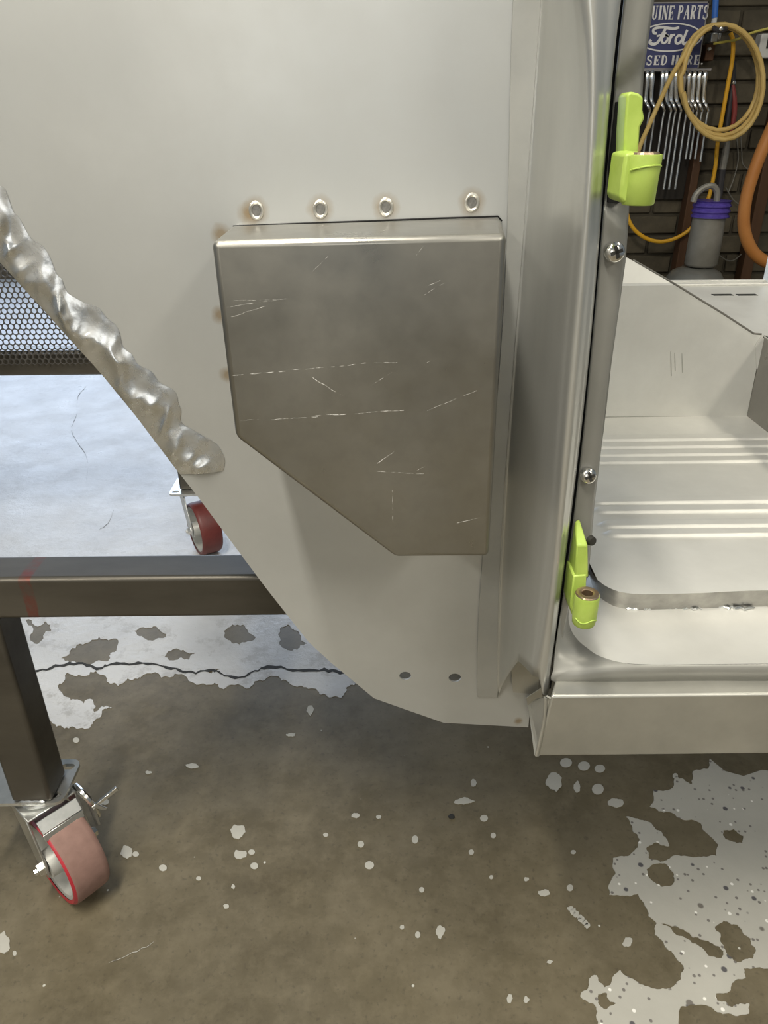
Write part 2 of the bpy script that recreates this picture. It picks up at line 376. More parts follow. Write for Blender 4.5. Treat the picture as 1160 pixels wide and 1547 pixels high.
for i, (x, y, a, b, irr) in enumerate([(359,1257,11,13,1),(362,1291,13,8,1),(380,1287,5,4,0),(384,1308,6,5,0),(246,1311,6,5,0),(191,1286,10,10,1),(205,1290,5,4,0),(558,1307,7,6,0),(545,1275,5,5,0),(627,1268,5,6,0),(700,1210,16,6,1),(715,1183,5,6,1),(731,1236,6,5,0),(838,1181,14,14,1),(855,1152,9,7,0),(882,1157,9,7,0),(906,1161,8,6,0),(903,1192,9,8,0),(930,1213,13,8,1),(872,1188,5,10,1),(745,1262,4,4,0),(822,1348,9,6,1),(861,1341,5,5,0),(948,1423,8,8,1),(665,1407,7,11,1),(631,1412,4,5,0),(607,1400,4,4,1),(770,1508,5,8,1),(155,1211,10,5,1),(4,1425,15,17,1),(290,1157,12,5,1),(224,1167,5,3,1),(342,1369,6,4,1),(352,1339,3,4,1),(468,1072,6,9,1),(440,1110,8,3,1),(115,1118,5,4,0),(572,1234,4,3,0),(537,1232,6,5,1),(492,1261,4,3,0),(712,1287,4,4,0),(637,1344,4,4,0),(742,1325,3,3,0),(795,1328,5,3,1),(866,1287,4,3,0),(1020,1172,4,4,0),(830,1453,5,3,1),(795,1510,5,5,1),(22,1440,3,4,0),(300,1327,4,3,0)]):
    k = 9 if irr else 14; rn = random.Random(i*7)
    patch([[(x+a*(rn.uniform(.62, 1.15) if irr else 1)*math.cos(t*2*math.pi/k), y+b*(rn.uniform(.62, 1.15) if irr else 1)*math.sin(t*2*math.pi/k)) for t in range(k)]], M['coat'], name='paint_chip', levels=2 if irr else 0, seed=i)
for k in range(7):
    rn = random.Random(90+k); x, y = 862+k*4.2, 1372+k*4.3
    patch([[(x+rn.uniform(3, 6.5)*math.cos(t*.8976), y+rn.uniform(3, 6)*math.sin(t*.8976)) for t in range(7)]], M['coat'], name='paint_chip', levels=2, seed=200+k)
def ribbon(pts, wpx, m, name, z=.0012, seed=1):
    rn = random.Random(seed); L = []; Rr = []
    p = catmull([Vector((a, b, 0)) for a, b in pts], 5)
    for i, q in enumerate(p):
        s = wpx*rn.uniform(.35, 1)*min(1, i/6+.2, (len(p)-1-i)/6+.2); q = q+Vector((0, rn.uniform(-1.6, 1.6), 0))
        L.append(P(q.x, q.y-s/2, Z=z)); Rr.append(P(q.x, q.y+s/2, Z=z))
    n = len(L); mb = MB(); mb.add(L+Rr, [(i, i+1, i+1+n, i+n) for i in range(n-1)]); return mb.build(name, m, floor)
crack = [(30,1018),(58,1014),(90,1005),(125,1003),(150,1010),(165,1004),(195,1003),(230,1003),(265,1010),(290,1016),(320,1013),(335,1018),(360,1024),(385,1014),(410,1007),(450,1012),(490,1012),(520,1017),(560,1020)]
ribbon(crack, 5.2, M['dark'], 'floor_crack', seed=4)
M['hair'] = mat('hairline_crack', (.22, .22, .22), None, .8)
ribbon([(130,583),(118,600),(115,630),(108,650),(125,680),(133,700),(130,730)], 2.2, M['hair'], 'floor_crack', seed=5)
ribbon([(172,770),(163,790),(150,800)], 2, M['hair'], 'floor_crack', seed=6)
ribbon([(164,1456),(200,1440),(232,1424)], 2.4, M['coat'], 'floor_scratch', seed=7)
mb = MB(); mb.lathe([(0, .002), (.004, .0018), (.005, 0)], P(682, 1234, Z=.0003), (0, 0, 1), 10)
tag(mb.build('debris_speck', M['dark'], smooth=True), 'small black speck of debris on the bare concrete', 'debris')

# back walls
mb = MB()
for lo, hi in (((-5, -3.3, 0), (-.92, -3.15, 2.8)), ((.42, -3.3, 0), (4, -3.15, 2.8)), ((-.92, -3.3, 2.25), (.42, -3.15, 2.8))): mb.box(lo, hi)
tag(mb.build('wall_front', M['wall'], keep=True), kind='structure')
WALL_Y = 3.25
mb = MB(); mb.box((.55, WALL_Y, 0), (4, WALL_Y+.2, 2.8)); wall = mb.build('wall_back', M['mortar'], keep=True); tag(wall, kind='structure')
bw, bh, gap = .225, .078, .011
bm_ = MB(); bm_.box((-bw/2+gap/2, -.012, -bh/2+gap/2), (bw/2-gap/2, .004, bh/2-gap/2))
b0 = None; rows = 21; rn = random.Random(3)
for j in range(rows):
    for i in range(9):
        x = .88+i*bw+(bw/2 if j % 2 else 0); z = .02+bh/2+j*bh
        if b0 is None:
            b0 = build('brick', [v+Vector((x, WALL_Y, z)) for v in bm_.v], bm_.f, M['brick'], wall, bevel=.004, seg=1); base_loc = b0.location.copy(); o = b0; bx0, bz0 = x, z
        else:
            o = b0.copy(); COL.objects.link(o); o.location = base_loc+Vector((x-bx0, 0, z-bz0))
        o.location.y += rn.uniform(-.004, .004); o.rotation_euler = (rn.uniform(-.012, .012), 0, rn.uniform(-.012, .012))
mb = MB(); mb.box((.35, WALL_Y, 0), (.55, 5.4, 2.8)); tag(mb.build('wall_return', M['darkwall'], keep=True), kind='structure')
mb = MB()
for lo, hi in (((-5, 5.2, 0), (.35, 5.4, .42)), ((-5, 5.2, 2.3), (.35, 5.4, 2.8)), ((-5, 5.2, .42), (-3.35, 5.4, 2.3)), ((.12, 5.2, .42), (.35, 5.4, 2.3))): mb.box(lo, hi)
tag(mb.build('wall_rear', M['darkwall'], keep=True), kind='structure')
mb = MB()
for lo, hi in (((-3.35, 5.19, .42), (.12, 5.3, .48)), ((-3.35, 5.19, 2.24), (.12, 5.3, 2.3)), ((-3.35, 5.19, .48), (-3.29, 5.3, 2.24)), ((.06, 5.19, .48), (.12, 5.3, 2.24)), ((-1.64, 5.19, .48), (-1.58, 5.3, 2.24))): mb.box(lo, hi)
tag(mb.build('window_1', M['plastic'], keep=True), kind='structure')

# ================================================================== the body shell
body = empty('vehicle_body', BODY_LOC, 'bare steel vehicle body section with welded box and lime green hinges', 'car body')
# --- cowl side panel
def ell(x, y, a, b, Y, k=20): return [P(x+a*math.cos(t*2*math.pi/k), y+b*math.sin(t*2*math.pi/k), Y=Y) for t in range(k)]
EDGE = [(-330,45),(0,395),(30,428),(95,500),(150,560),(200,622),(268,711),(300,752),(352,822),(400,886),(466,970),(500,1001),(565,1055),(670,1092),(798,1099)]
outline = [P(x, y, Y=PANEL_Y) for x, y in EDGE+[(806,1000),(815,700),(826,300),(836,-140)]]
outline += [outline[-1]+Vector((0, 0, .5)), P(-330, -140, Y=PANEL_Y)+Vector((0, 0, .5))]
mb = MB(); mb.holed([outline, ell(612, 1021, 9, 6.2, PANEL_Y), ell(687, 1024, 9.5, 6.5, PANEL_Y)], (0, .002, 0))
mb.build('cowl_side_panel', M['panel'], body, keep=True)
# --- melted seam along its front edge
inner = [(-60,190),(0,272),(34,343),(84,402),(105,446),(155,473),(192,523),(223,563),(267,600),(278,640),(330,672),(338,711)]
edge_s = [(-60,332),(0,396),(30,429),(66,468),(95,501),(122,530),(150,561),(178,595),(205,628),(230,661),(258,698),(272,716)]
A = catmull([Vector((x, y, 0)) for x, y in edge_s], 16); B = catmull([Vector((x, y, 0)) for x, y in inner], 16)
vs = []; K = 26
for i in range(len(A)):
    for j in range(K+1):
        s = j/K; wob = noise.noise(Vector((i*.11, 3.1, 0)))*.22
        q = A[i].lerp(B[i], s*(1+wob*s)); p = P(q.x, q.y, Y=PANEL_Y)
        prof = math.sin(math.pi*min(1, s*1.02))**.7 if 0 < s < 1 else 0
        cx_, cz_ = p.x*.62+p.z*.78, p.z*.62-p.x*.78      # along / across the seam
        lump = .35+.8*noise.noise(Vector((cx_*20, cz_*42, 1.7)))+.75*(1-2.2*abs(noise.noise(Vector((cx_*34, cz_*62, 5)))))+.08*noise.noise(Vector((cx_*150, cz_*190, 2)))
        ridge = math.exp(-((s-.4-.2*math.sin(i*.15))/.24)**2)
        vs.append(p+Vector((0, -.0005-.0052*prof*max(0.02, .22+.5*lump)*(.4+.8*ridge), 0)))
fs = [(i*(K+1)+j, i*(K+1)+j+1, (i+1)*(K+1)+j+1, (i+1)*(K+1)+j) for i in range(len(A)-1) for j in range(K)]
build('weld_seam', vs, fs, M['weldseam'], body, smooth=True, angle=180)
# --- formed box on the panel
fr = [(319,364),(765,353),(739,842),(597,843),(355,661)]
front = [P(x, y, Y=BOX_Y) for x, y in fr]
back = [P(348, 341, Y=PANEL_Y-.0015), P(757, 329, Y=PANEL_Y-.0015)]+[Vector((p.x*1.0, PANEL_Y-.0005, p.z)) for p in front[2:]]
n = 5
build('formed_box', front+back, [tuple(range(n)), tuple(range(2*n-1, n-1, -1))]+[(i, i+n, (i+1) % n+n, (i+1) % n) for i in range(n)], M['box'], body, bevel=.0042, seg=4, keep=True)
g = MB(); g.tube([P(x, y, Y=PANEL_Y-.001) for x, y in [(352,342),(450,338),(560,334),(660,330),(752,327),(758,334)]], .0007, 6); g.build('seam_gap', M['black'], body)
for x, y in PX_WELDS:
    c = P(x, y, Y=PANEL_Y); mb = MB(); k = .00052
    mb.lathe([(11.2*k, 0), (10.6*k, .0007), (8.6*k, .0012), (6.6*k, .0004), (6.4*k, 0)], c, (0, -1, 0), 24)
    for i, v in enumerate(mb.v): mb.v[i] = c+Vector(((v.x-c.x), v.y-c.y, (v.z-c.z)*1.22))
    r = mb.build('plug_weld', M['weldring'], body, smooth=True)
    mb = MB(); mb.lathe([(6.8*k, 0), (6*k, .0005), (3*k, .0003), (0, .0007)], c, (0, -1, 0), 18)
    for i, v in enumerate(mb.v): mb.v[i] = c+Vector(((v.x-c.x), v.y-c.y, (v.z-c.z)*1.2))
    mb.build('weld_core', M['weldcore'], r, smooth=True)
# --- hinge pillar: rails traced down the pillar, each on its own depth
def rail(pts):
    y = np.array([p[1] for p in pts], float); x = np.array([p[0] for p in pts], float)
    c = np.polyfit((y-500)/600, x, 4); return lambda yy: float(np.polyval(c, (yy-500)/600))
r1 = rail([(817,0),(805,163),(796,271),(789,393),(781,470),(775,544),(766,700),(758,773),(755,866),(751,1052)])
r2 = rail([(870,0),(881,81),(885,163),(876,271),(870,380),(862,490),(852,626),(842,707),(833,835),(820,928),(806,1020)])
r3 = rail([(897,0),(903,81),(900,163),(891,271),(884,400),(876,500),(864,640),(857,707),(848,800),(838,890),(820,1049)])
r4 = rail([(934,0),(926,81),(918,163),(909,271),(900,380),(893,470),(881,600),(870,700),(856,810),(842,910),(826,1049)])
cols = [(lambda y: r1(y), .5965), (lambda y: r1(y)*.92+r2(y)*.08, .5955), (lambda y: r1(y)*.76+r2(y)*.24, .583), (lambda y: r1(y)*.45+r2(y)*.55, .543), (lambda y: r1(y)*.15+r2(y)*.85, .508), (r2, .4975), (lambda y: (r2(y)+r3(y))/2, .492), (r3, .4915), (lambda y: (r3(y)+r4(y))/2, .4955), (r4, .500), (lambda y: r4(y)+1.5, .515)]
bots = [1054, 1046, 1027, 998, 1013, 1021, 1023, 1049, 1049.5, 1049, 1046]
NU = 6; NV = 70; nc = len(cols)
def S(u, y):
    k = min(int(u), nc-2); t = u-k
    q = [P(cols[min(max(k+d, 0), nc-1)][0](y), y, Y=cols[min(max(k+d, 0), nc-1)][1]) for d in (-1, 0, 1, 2)]
    a, b, c, d = q
    return .5*((2*b)+(c-a)*t+(2*a-5*b+4*c-d)*t*t+(-a+3*b-3*c+d)*t**3)
us = [i/NU for i in range((nc-1)*NU+1)]; vs = []
for u in us:
    yb = float(np.interp(u, range(nc), bots))
    vs.append(S(u, -70)+Vector((0, 0, .5)))
    for v in range(1, NV+1): vs.append(S(u, -70+(yb+70)*(v-1)/(NV-1)))
fs = [(i*(NV+1)+j, (i+1)*(NV+1)+j, (i+1)*(NV+1)+j+1, i*(NV+1)+j+1) for i in range(len(us)-1) for j in range(NV)]
build('hinge_pillar', vs, fs, M['pillar'], body, smooth=True, angle=60, solid=.0012)
# flange of the pillar lapped over the panel
fl = [(772,62),(768,330),(760,450),(748,640),(736,760),(729,844),(721,1050)]; fx = rail([(778,-40)]+fl); vs = []
for i in range(41):
    y = -40+1092*i/40
    for x in (fx(y), r1(y)+1): vs.append(P(x, y, Y=PANEL_Y-.0022)+Vector((0, 0, .5 if i == 0 else 0)))
build('pillar_flange', vs, [(2*i, 2*i+1, 2*i+3, 2*i+2) for i in range(40)], M['flange'], body, solid=.0016)
# notch pieces behind the saw-toothed pillar foot
mb = MB(); mb.prism([P(x, y, Y=.592) for x, y in [(772,1010),(780,992),(815,1015),(812,1049),(775,1046)]], (0, .0015, 0)); mb.build('notch_plate', M['rocker'], body)
mb = MB(); mb.prism([P(x, y, Y=.585) for x, y in [(795,1055),(818,1040),(822,1075),(812,1115),(806,1110)]], (0, .0015, 0)); mb.build('notch_tab', M['rocker'], body)
# --- seam shadow gap and door jamb plate
jl = rail([(941,0),(932,81),(924,163),(916,271),(907,350),(901,420),(888,571),(876,690),(862,804),(852,882),(838,965),(829,1030)])
JY = .517
Lp = []; jr_pts = [(992,-40),(987,0),(976,73),(971,108),(968,160),(955,240),(949,312),(947,350),(944,392),(936,452),(922,552),(914,625),(907,680),(897,760),(890,847),(884,880),(860,910),(850,960),(836,1028)]
vs = []; ys = [p[1] for p in jr_pts]; N = 150
for i in range(N+1):
    y = -40+1068*i/N; xr = float(np.interp(y, ys, [p[0] for p in jr_pts])); xl = jl(y)+1.5
    crease = max(0, 1-abs(y-100-(.5)*40)/60)
    for k, f in enumerate((0, .12, .5, .88, 1)):
        x = xl+(xr-xl)*f; d = JY
        sm = lambda t: max(0, min(1, t))**2*(3-2*max(0, min(1, t)))
        dd = .006*sm((y-100+.9*(x-940))/26)*sm((330+.9*(x-925)-y)/20)      # hinge pocket pressed in
        if k == 4: dd += .003
        vs.append(P(x, y, Y=d+dd)+Vector((0, 0, .5 if i == 0 else 0)))
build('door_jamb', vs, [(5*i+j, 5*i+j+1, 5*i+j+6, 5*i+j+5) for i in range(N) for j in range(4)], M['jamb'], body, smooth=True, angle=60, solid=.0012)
vs = []
for i in range(61):
    y = -50+1090*i/60
    for x, Y in ((r4(y)-4, .528), (jl(y)+5, .528)): vs.append(P(x, y, Y=Y)+Vector((0, 0, .5 if i == 0 else 0)))
build('seam_gap', vs, [(2*i, 2*i+1, 2*i+3, 2*i+2) for i in range(60)], M['black'], body, solid=.001)
mb = MB(); mb.prism([P(x, y, Y=.5165) for x, y in [(932,154),(952,150),(945,300),(932,308),(919,306),(922,240)]], (0, .004, 0)); mb.build('hinge_gap', M['black'], body)
# --- screws
def screw(x, y, Y, r, tilt):
    c = P(x, y, Y=Y); ax = Vector((.10, -1, tilt)).normalized(); mb = MB()
    mb.lathe([(r, -.002), (r, .0006), (r*.94, .0014), (r*.75, .0024), (r*.4, .0031), (0, .0033)], c, ax, 28)
    s = mb.build('screw', M['chrome'], body, smooth=True, angle=50)
    q = ax.to_track_quat('Z', 'Y').to_matrix().to_4x4(); mb = MB(); L = r*.62; wd = r*.17
    for a in (18, 108): mb.box((-L, -wd, .002), (L, wd, .0036), Matrix.Translation(c) @ q @ Matrix.Rotation(R_(a), 4, 'Z'))
    mb.build('cross_recess', M['dark'], s)
screw(929, 381, .512, .0066, .15); screw(889, 719, .512, .0060, .2)
# --- lime hinges
def prism_px(mb, pts, Y0, Y1): 
    a = [P(x, y, Y=Y0) for x, y in pts]; mb.prism(a, (0, Y1-Y0, 0))
mb = MB(); prism_px(mb, [(947,143),(953,138),(965,141),(972,147),(971,166),(974,179),(967,192),(965,222),(963,262),(941,262),(943,200)], .494, .512)
h = mb.build('hinge', M['green'], body, bevel=.0022, seg=3, label='upper lime green hinge')
mb = MB(); prism_px(mb, [(944,232),(967,228),(963,308),(940,307),(935,299)], .4735, .502); mb.build('hinge_knuckle', M['green'], h, bevel=.003, seg=3)
c = P(968, 270, Y=.478); zt = P(969, 233, Y=.478).z; zb = P(963, 309, Y=.478).z; rb = .0104
mb = MB(); mb.lathe([(0, zb), (rb*.86, zb), (rb*.93, zb+.001), (rb, zt-.001), (rb*.97, zt), (0, zt)], (c.x, c.y, 0), (0, 0, 1), 36); mb.build('hinge_barrel', M['green'], h, smooth=True, angle=40)
mb = MB(); mb.lathe([(rb*.4, zt+.0012), (rb*.8, zt+.0012), (rb*.85, zt), (rb*.4, zt)], (c.x, c.y, 0), (0, 0, 1), 28); mb.build('bushing', M['bushing'], h)
mb = MB(); mb.tube([(c.x-rb*1.02*math.cos(a), c.y-rb*1.02*math.sin(a), zb+.019+.0025*math.sin((a-.6)*1.1)) for a in np.linspace(.6, 2.6, 14)], .0005, 6); mb.build('paint_ridge', M['green'], h, smooth=True)
# lower hinge
mb = MB(); top = [(868,790),(875,783),(888,822),(889,832)]
a = [P(x, y, Y=Y) for x, y, Y in [(868,787,.512),(875,783,.512),(888,824,.492),(871,824,.492)]]
b = [P(x, y, Y=Y) for x, y, Y in [(889,872,.492),(868,876,.492)]]
off = Vector((-.004, .014, 0))
pts = [a[3], a[2], b[0], b[1]]
mb.add(pts+[a[0], a[1], b[0]+Vector((0, .024, .0)), b[1]+Vector((0, .024, 0))], [(0,1,2,3),(4,5,1,0),(5,6,2,1),(4,0,3,7),(3,2,6,7),(5,4,7,6)])
prism_px(mb, [(866,870),(886,868),(884,925),(864,930),(861,915)], .491, .515)
h = mb.build('hinge', M['green'], body, bevel=.0012, seg=2, label='lower lime green hinge')
HY = .472; c = P(887, 899, Y=HY); zt = P(887, 897, Y=HY).z; zb = P(884, 941, Y=HY).z; rb = .0096
mb = MB(); mb.lathe([(rb*.5, zt-.004), (rb*.5, zt-.0005), (rb*.97, zt-.0005), (rb, zt-.002), (rb*.97, zb+.006), (rb*.92, zb+.001), (rb*.86, zb), (0, zb)], (c.x, c.y, 0), (0, 0, 1), 40); mb.build('hinge_barrel', M['green'], h, smooth=True, angle=40)
mb = MB(); mb.lathe([(rb*.45, zt-.006), (rb*.45, zt+.0005), (rb*.55, zt+.001), (rb*.88, zt+.001), (rb*.95, zt-.0002)], (c.x, c.y, 0), (0, 0, 1), 32); u = mb.build('bushing', M['bushing'], h, smooth=True, angle=40)
mb = MB(); mb.lathe([(0, zt-.0055), (rb*.46, zt-.0055), (rb*.46, zt-.002)], (c.x, c.y, 0), (0, 0, 1), 24); mb.build('bushing_bore', M['black'], h)
mb = MB(); mb.tube([(c.x-rb*1.0*math.cos(a), c.y-rb*1.0*math.sin(a), zb+.007+.0014*math.sin(a*4)) for a in np.linspace(.5, 2.6, 16)], .0005, 6); mb.build('paint_ridge', M['green'], h, smooth=True)
mb = MB(); mb.lathe([(0, .004), (.0035, .0035), (.0042, 0)], P(891, 816, Y=.508), (.5, -1, .1), 14); mb.build('hinge_bolt', M['dark'], body, smooth=True)
# --- rocker
RY = .48
zt = P(840, 1052, Y=RY).z; zb = P(840, 1145, Y=RY).z; x0 = P(831, 1055, Y=RY).x; zl = P(900, 1029, Y=.497).z
prof = [(RY+.002, zb), (RY, zt), (.497, zl), (.512, zl-.002), (.512, zb+.02), (RY+.03, zb)]
xe = 1.15; xl = [P(812, 1144, Y=RY).x, P(832, 1052, Y=RY).x, P(836, 1030, Y=.497).x, .16, .155, .145]
a = [Vector((x, y, z)) for x, (y, z) in zip(xl, prof)]; b = [Vector((xe, y, z)) for y, z in prof]; n = len(prof)
build('rocker_panel', a+b, [tuple(range(n)), tuple(range(2*n-1, n-1, -1))]+[(i, i+n, (i+1) % n+n, (i+1) % n) for i in range(n)], M['rocker'], body, bevel=.0022, seg=3)
# rolled end of the rocker
pts = [(824,1052,RY+.003),(831,1056,RY+.001),(813,1143,RY+.001),(807,1140,RY+.006),(800,1085,.53),(797,1066,.55),(806,1058,.54)]
vv = [P(x, y, Y=Y) for x, y, Y in pts]
build('rocker_end', vv+[v+Vector((.0015, .0015, 0)) for v in vv], [tuple(range(7)), tuple(range(13, 6, -1))]+[(i, i+7, (i+1) % 7+7, (i+1) % 7) for i in range(7)], M['rocker'], body)
mb = MB(); mb.tube([P(x, y, Y=Y) for x, y, Y in [(824,1054,.484),(822,1085,.482),(815,1120,.481),(810,1141,.481)]], .0016, 8, smooth=4); mb.build('rolled_edge', M['rocker'], body, smooth=True)
# --- door sill: gray riser, bright well, ground weld strip
ZW = .493; ZF = .514
Apts = [(853,893),(846,935),(842,962),(838,990),(836,1010),(835,1029),(880,1029),(960,1029),(1060,1028),(1160,1028),(1500,1027)]
Bpts = [(862,905),(858,932),(862,952),(872,967),(886,979),(905,991),(940,1001),(985,1004.5),(1060,1004),(1160,1003),(1500,1001)]
Cpts = [(890,868),(893,880),(898,892),(906,902),(917,910),(932,917),(960,921),(1000,920.5),(1060,919),(1160,916),(1500,912)]
Dpts = [(889,848),(892,860),(898,871),(907,880),(920,888),(936,894),(960,897.5),(1000,897.5),(1060,896),(1160,892),(1500,888)]
ev = lambda pts, f: catmull([f(*p) for p in pts], 6)
zA = zl
def fA(x, y): return P(x, y, Y=.5+.02*max(0, (1010-y)/120)) if y < 1012 else P(x, y, Z=zA)
A = ev(Apts, fA); B = ev(Bpts, lambda x, y: P(x, y, Z=ZW)); C = ev(Cpts, lambda x, y: P(x, y, Z=ZW-.001)); D = ev(Dpts, lambda x, y: P(x, y, Z=ZF))
def strip(name, L1, L2, m, k=1, f=None, **kw):
    n = len(L1); vs = []
    for j in range(k+1):
        for i in range(n):
            p = L1[i].lerp(L2[i], j/k)
            if f: p = f(p, j/k)
            vs.append(p)
    return build(name, vs, [(j*n+i, j*n+i+1, (j+1)*n+i+1, (j+1)*n+i) for j in range(k) for i in range(n-1)], m, body, smooth=True, angle=50, **kw)
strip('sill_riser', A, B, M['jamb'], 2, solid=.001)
strip('sill_well', B, C, M['interior'], 8, lambda p, t: p+Vector((0, 0, -.004*math.sin(math.pi*t)**.6 if 0 < t < 1 else 0)))
strip('weld_strip', C, D, M['strip'], 3, lambda p, t: p+Vector((0, -.0008*math.sin(math.pi*t), 0)))
mb = MB(); rn = random.Random(5); pr = None
for x0_, x1_ in ((945,985),(1012,1060),(1085,1140)):
    mb = MB(); p = [P(x, 919+rn.uniform(-3, 1.5), Z=ZW) for x in np.linspace(x0_, x1_, 12)]; mb.tube(p, [.0004]+[rn.uniform(.0008, .0018) for _ in range(10)]+[.0004], 6); mb.build('weld_bead', M['weldseam'], body, smooth=True)
Yback = P(1000, 629.5, Z=ZF).y; DRIPY = Yback-.0003
for x, y0, y1 in ((1013, 531, 568), (1019, 533, 560), (1030, 534, 563)):
    mb = MB(); mb.tube([P(x, y0, Y=DRIPY), P(x+.5, (y0+y1)/2, Y=DRIPY), P(x+1, y1, Y=DRIPY)], [.0003, .0007, .0006], 6); mb.build('paint_drip', M['rocker'], body, smooth=True)
# --- floor pan with pressed ribs
Dx = [p.x for p in D]; Dy = [p.y for p in D]
ribs = [(P(1000, y1, Z=ZF).y, P(1000, y0, Z=ZF).y, P(xs_, (y0+y1)/2, Z=ZF).x if xs_ else -1) for y0, y1, xs_ in ((659, 666, 0), (670, 677, 0), (682, 689, 0), (693, 700, 0), (753, 761, 905), (767, 775, 912), (788, 797, 924), (802, 811, 932))]
def ribh(x, y):
    h = 0
    for a, b, xs in ribs:
        m = (a+b)/2; hw = (b-a)/2*1.3; d = abs(y-m)
        if xs > 0 and x < xs: d = math.hypot(d, (x-xs)*.6)
        if d < hw: tt = min(1, (1-d/hw)*3.2); h = max(h, .0032*tt*tt*(3-2*tt))
    return h
xs = list(np.linspace(Dx[0], .34, 40))+list(np.linspace(.35, 1.2, 24)); NY = 560; vs = []
for x in xs:
    y0 = float(np.interp(x, Dx, Dy))
    for j in range(NY+1):
        y = y0+(Yback-y0)*j/NY; vs.append((x, y, ZF+ribh(x, y)))
build('floor_pan', vs, [(i*(NY+1)+j, (i+1)*(NY+1)+j, (i+1)*(NY+1)+j+1, i*(NY+1)+j+1) for i in range(len(xs)-1) for j in range(NY)], M['interior'], body, smooth=True, angle=60)
mb = MB(); mb.box((.2, .66, .486), (.9, .70, .512)); mb.build('floor_brace', M['mill'], body)
# --- tunnel side and seat riser
TY = Yback
top = [(1153,506),(1138,505),(1090,474),(1012,427),(956,394),(860,340)]
foldl = (860, 433); foldr = (1020, 431)
mb = MB(); mb.prism([P(x, y, Y=TY) for x, y in [(860,630),(1128,628.5),(1153,506),(1138,505),(1090,474),(1020,431),(860,433)]], (0, .0025, 0))
mb.build('tunnel_side', M['interior'], body)
mb = MB(); q = [P(860,433,Y=TY), P(1020,431,Y=TY), P(956,394,Y=TY+.045), P(860,340,Y=TY+.06)]; mb.prism(q, (0, .0025, 0)); mb.build('tunnel_shoulder', M['interior'], body)
mb = MB(); mb.tube([P(x, y-1.2, Y=TY+.001) for x, y in [(1150,506),(1138,505),(1090,474),(1020,431)]]+[P(956, 393, Y=TY+.046)], .0016, 6); mb.build('edge_sealer', M['wire'], body)
mb = MB(); mb.prism([P(x, y, Y=TY-.002) for x, y in [(1141,522),(1150,508),(1155,512),(1146,562),(1143,556)]], (0, .0015, 0)); mb.build('corner_tab', M['interior'], body)
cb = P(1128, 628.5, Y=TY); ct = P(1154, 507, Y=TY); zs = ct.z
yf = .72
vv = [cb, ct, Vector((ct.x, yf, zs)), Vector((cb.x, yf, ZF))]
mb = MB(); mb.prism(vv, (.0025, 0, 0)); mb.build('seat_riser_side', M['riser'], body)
ysh = P(1100, 427, Z=zs).y
mb = MB(); mb.box((ct.x+.0, yf, zs-.002), (1.25, TY, zs)); mb.box((.30, TY+.003, zs-.002), (1.25, ysh, zs)); mb.build('seat_riser_top', M['interior'], body)
mb = MB(); mb.box((.30, ysh-.03, zs), (1.25, ysh-.022, zs+.004)); mb.box((.30, ysh-.008, zs), (1.25, ysh, zs+.006)); mb.build('riser_lip', M['interior'], body, bevel=.001)
for x in (1091, 1128):
    c = P(x, 445, Z=zs+.0005); mb = MB(); mb.box((c.x-.017, c.y-.006, zs), (c.x+.017, c.y+.006, zs+.0008)); mb.build('slot', M['dark'], body)
cx = P(1159, 400, Y=ysh).x
mb = MB(); mb.box((cx-.002, ysh-.02, zs), (cx+.02, ysh, zs+.12)); mb.build('seat_bracket', M['interior'], body)

# ================================================================== the rolling cart
BY0, BY1, BZ0, BZ1 = .652, .700, .435, .486
cart = empty('rolling_cart', (-.44, 1.0, 0), 'dark steel tube cart on red casters carrying the body', 'cart')
def redmark():
    t = NT('mill_scale_red_mark'); n = t.noise(12, 6, .62, (.3, 1, 1))
    base = t.ramp(n, [(.3, (.085, .078, .066)), (.7, (.15, .137, .115))])
    a = P(42, 898, Y=BY0)-Vector((-.44, 1.0, 0))
    sx = t.n('ShaderNodeSeparateXYZ'); t.l(t.co(), sx.inputs[0])
    d = t.math('ABSOLUTE', t.math('SUBTRACT', t.math('ADD', sx.outputs[0], t.math('MULTIPLY', t.noise(30, 3), .008)), a.x+.004))
    f = t.math('MULTIPLY', t.ramp(t.math('DIVIDE', d, .012), [(.45, 1), (.6, 0)]), t.ramp(t.noise(50, 4), [(.4, .1), (.65, .6)]))
    t.set(t.mix(f, base, (.25, .03, .02)), .38, .7); t.bump(t.noise(40, 3), .1, .0006); return t.m
M['millred'] = redmark()
def tube_box(name, lo, hi, m=None):
    mb = MB(); mb.box(lo, hi); return mb.build(name, m or M['mill'], cart, bevel=.005, seg=4, keep=True)
tube_box('front_rail', (-1.3, BY0, BZ0), (1.3, BY1, BZ1), M['millred'])
tube_box('rear_rail', (-1.3, 1.54, BZ0-.002), (1.3, 1.588, BZ1))
tube_box('cross_rail', (.05, BY1, BZ0), (.1, 1.54, BZ1))
LX = P(75, 1200, Y=BY0).x
legs = [(LX-.05, BY0), (-.470, 1.54), (1.2, BY0), (1.2, 1.54)]
ZPL = .158
for lx, ly in legs: tube_box('leg', (lx, ly, ZPL), (lx+.05, ly+.048, BZ0))
mb = MB(); mb.tube([(LX-.04+.004*i, BY0-.001, ZPL+.0015) for i in range(9)], [.0015, .003, .0022, .0032, .002, .003, .0024, .003, .0015], 8); mb.build('weld_bead', M['weldseam'], cart, smooth=True)
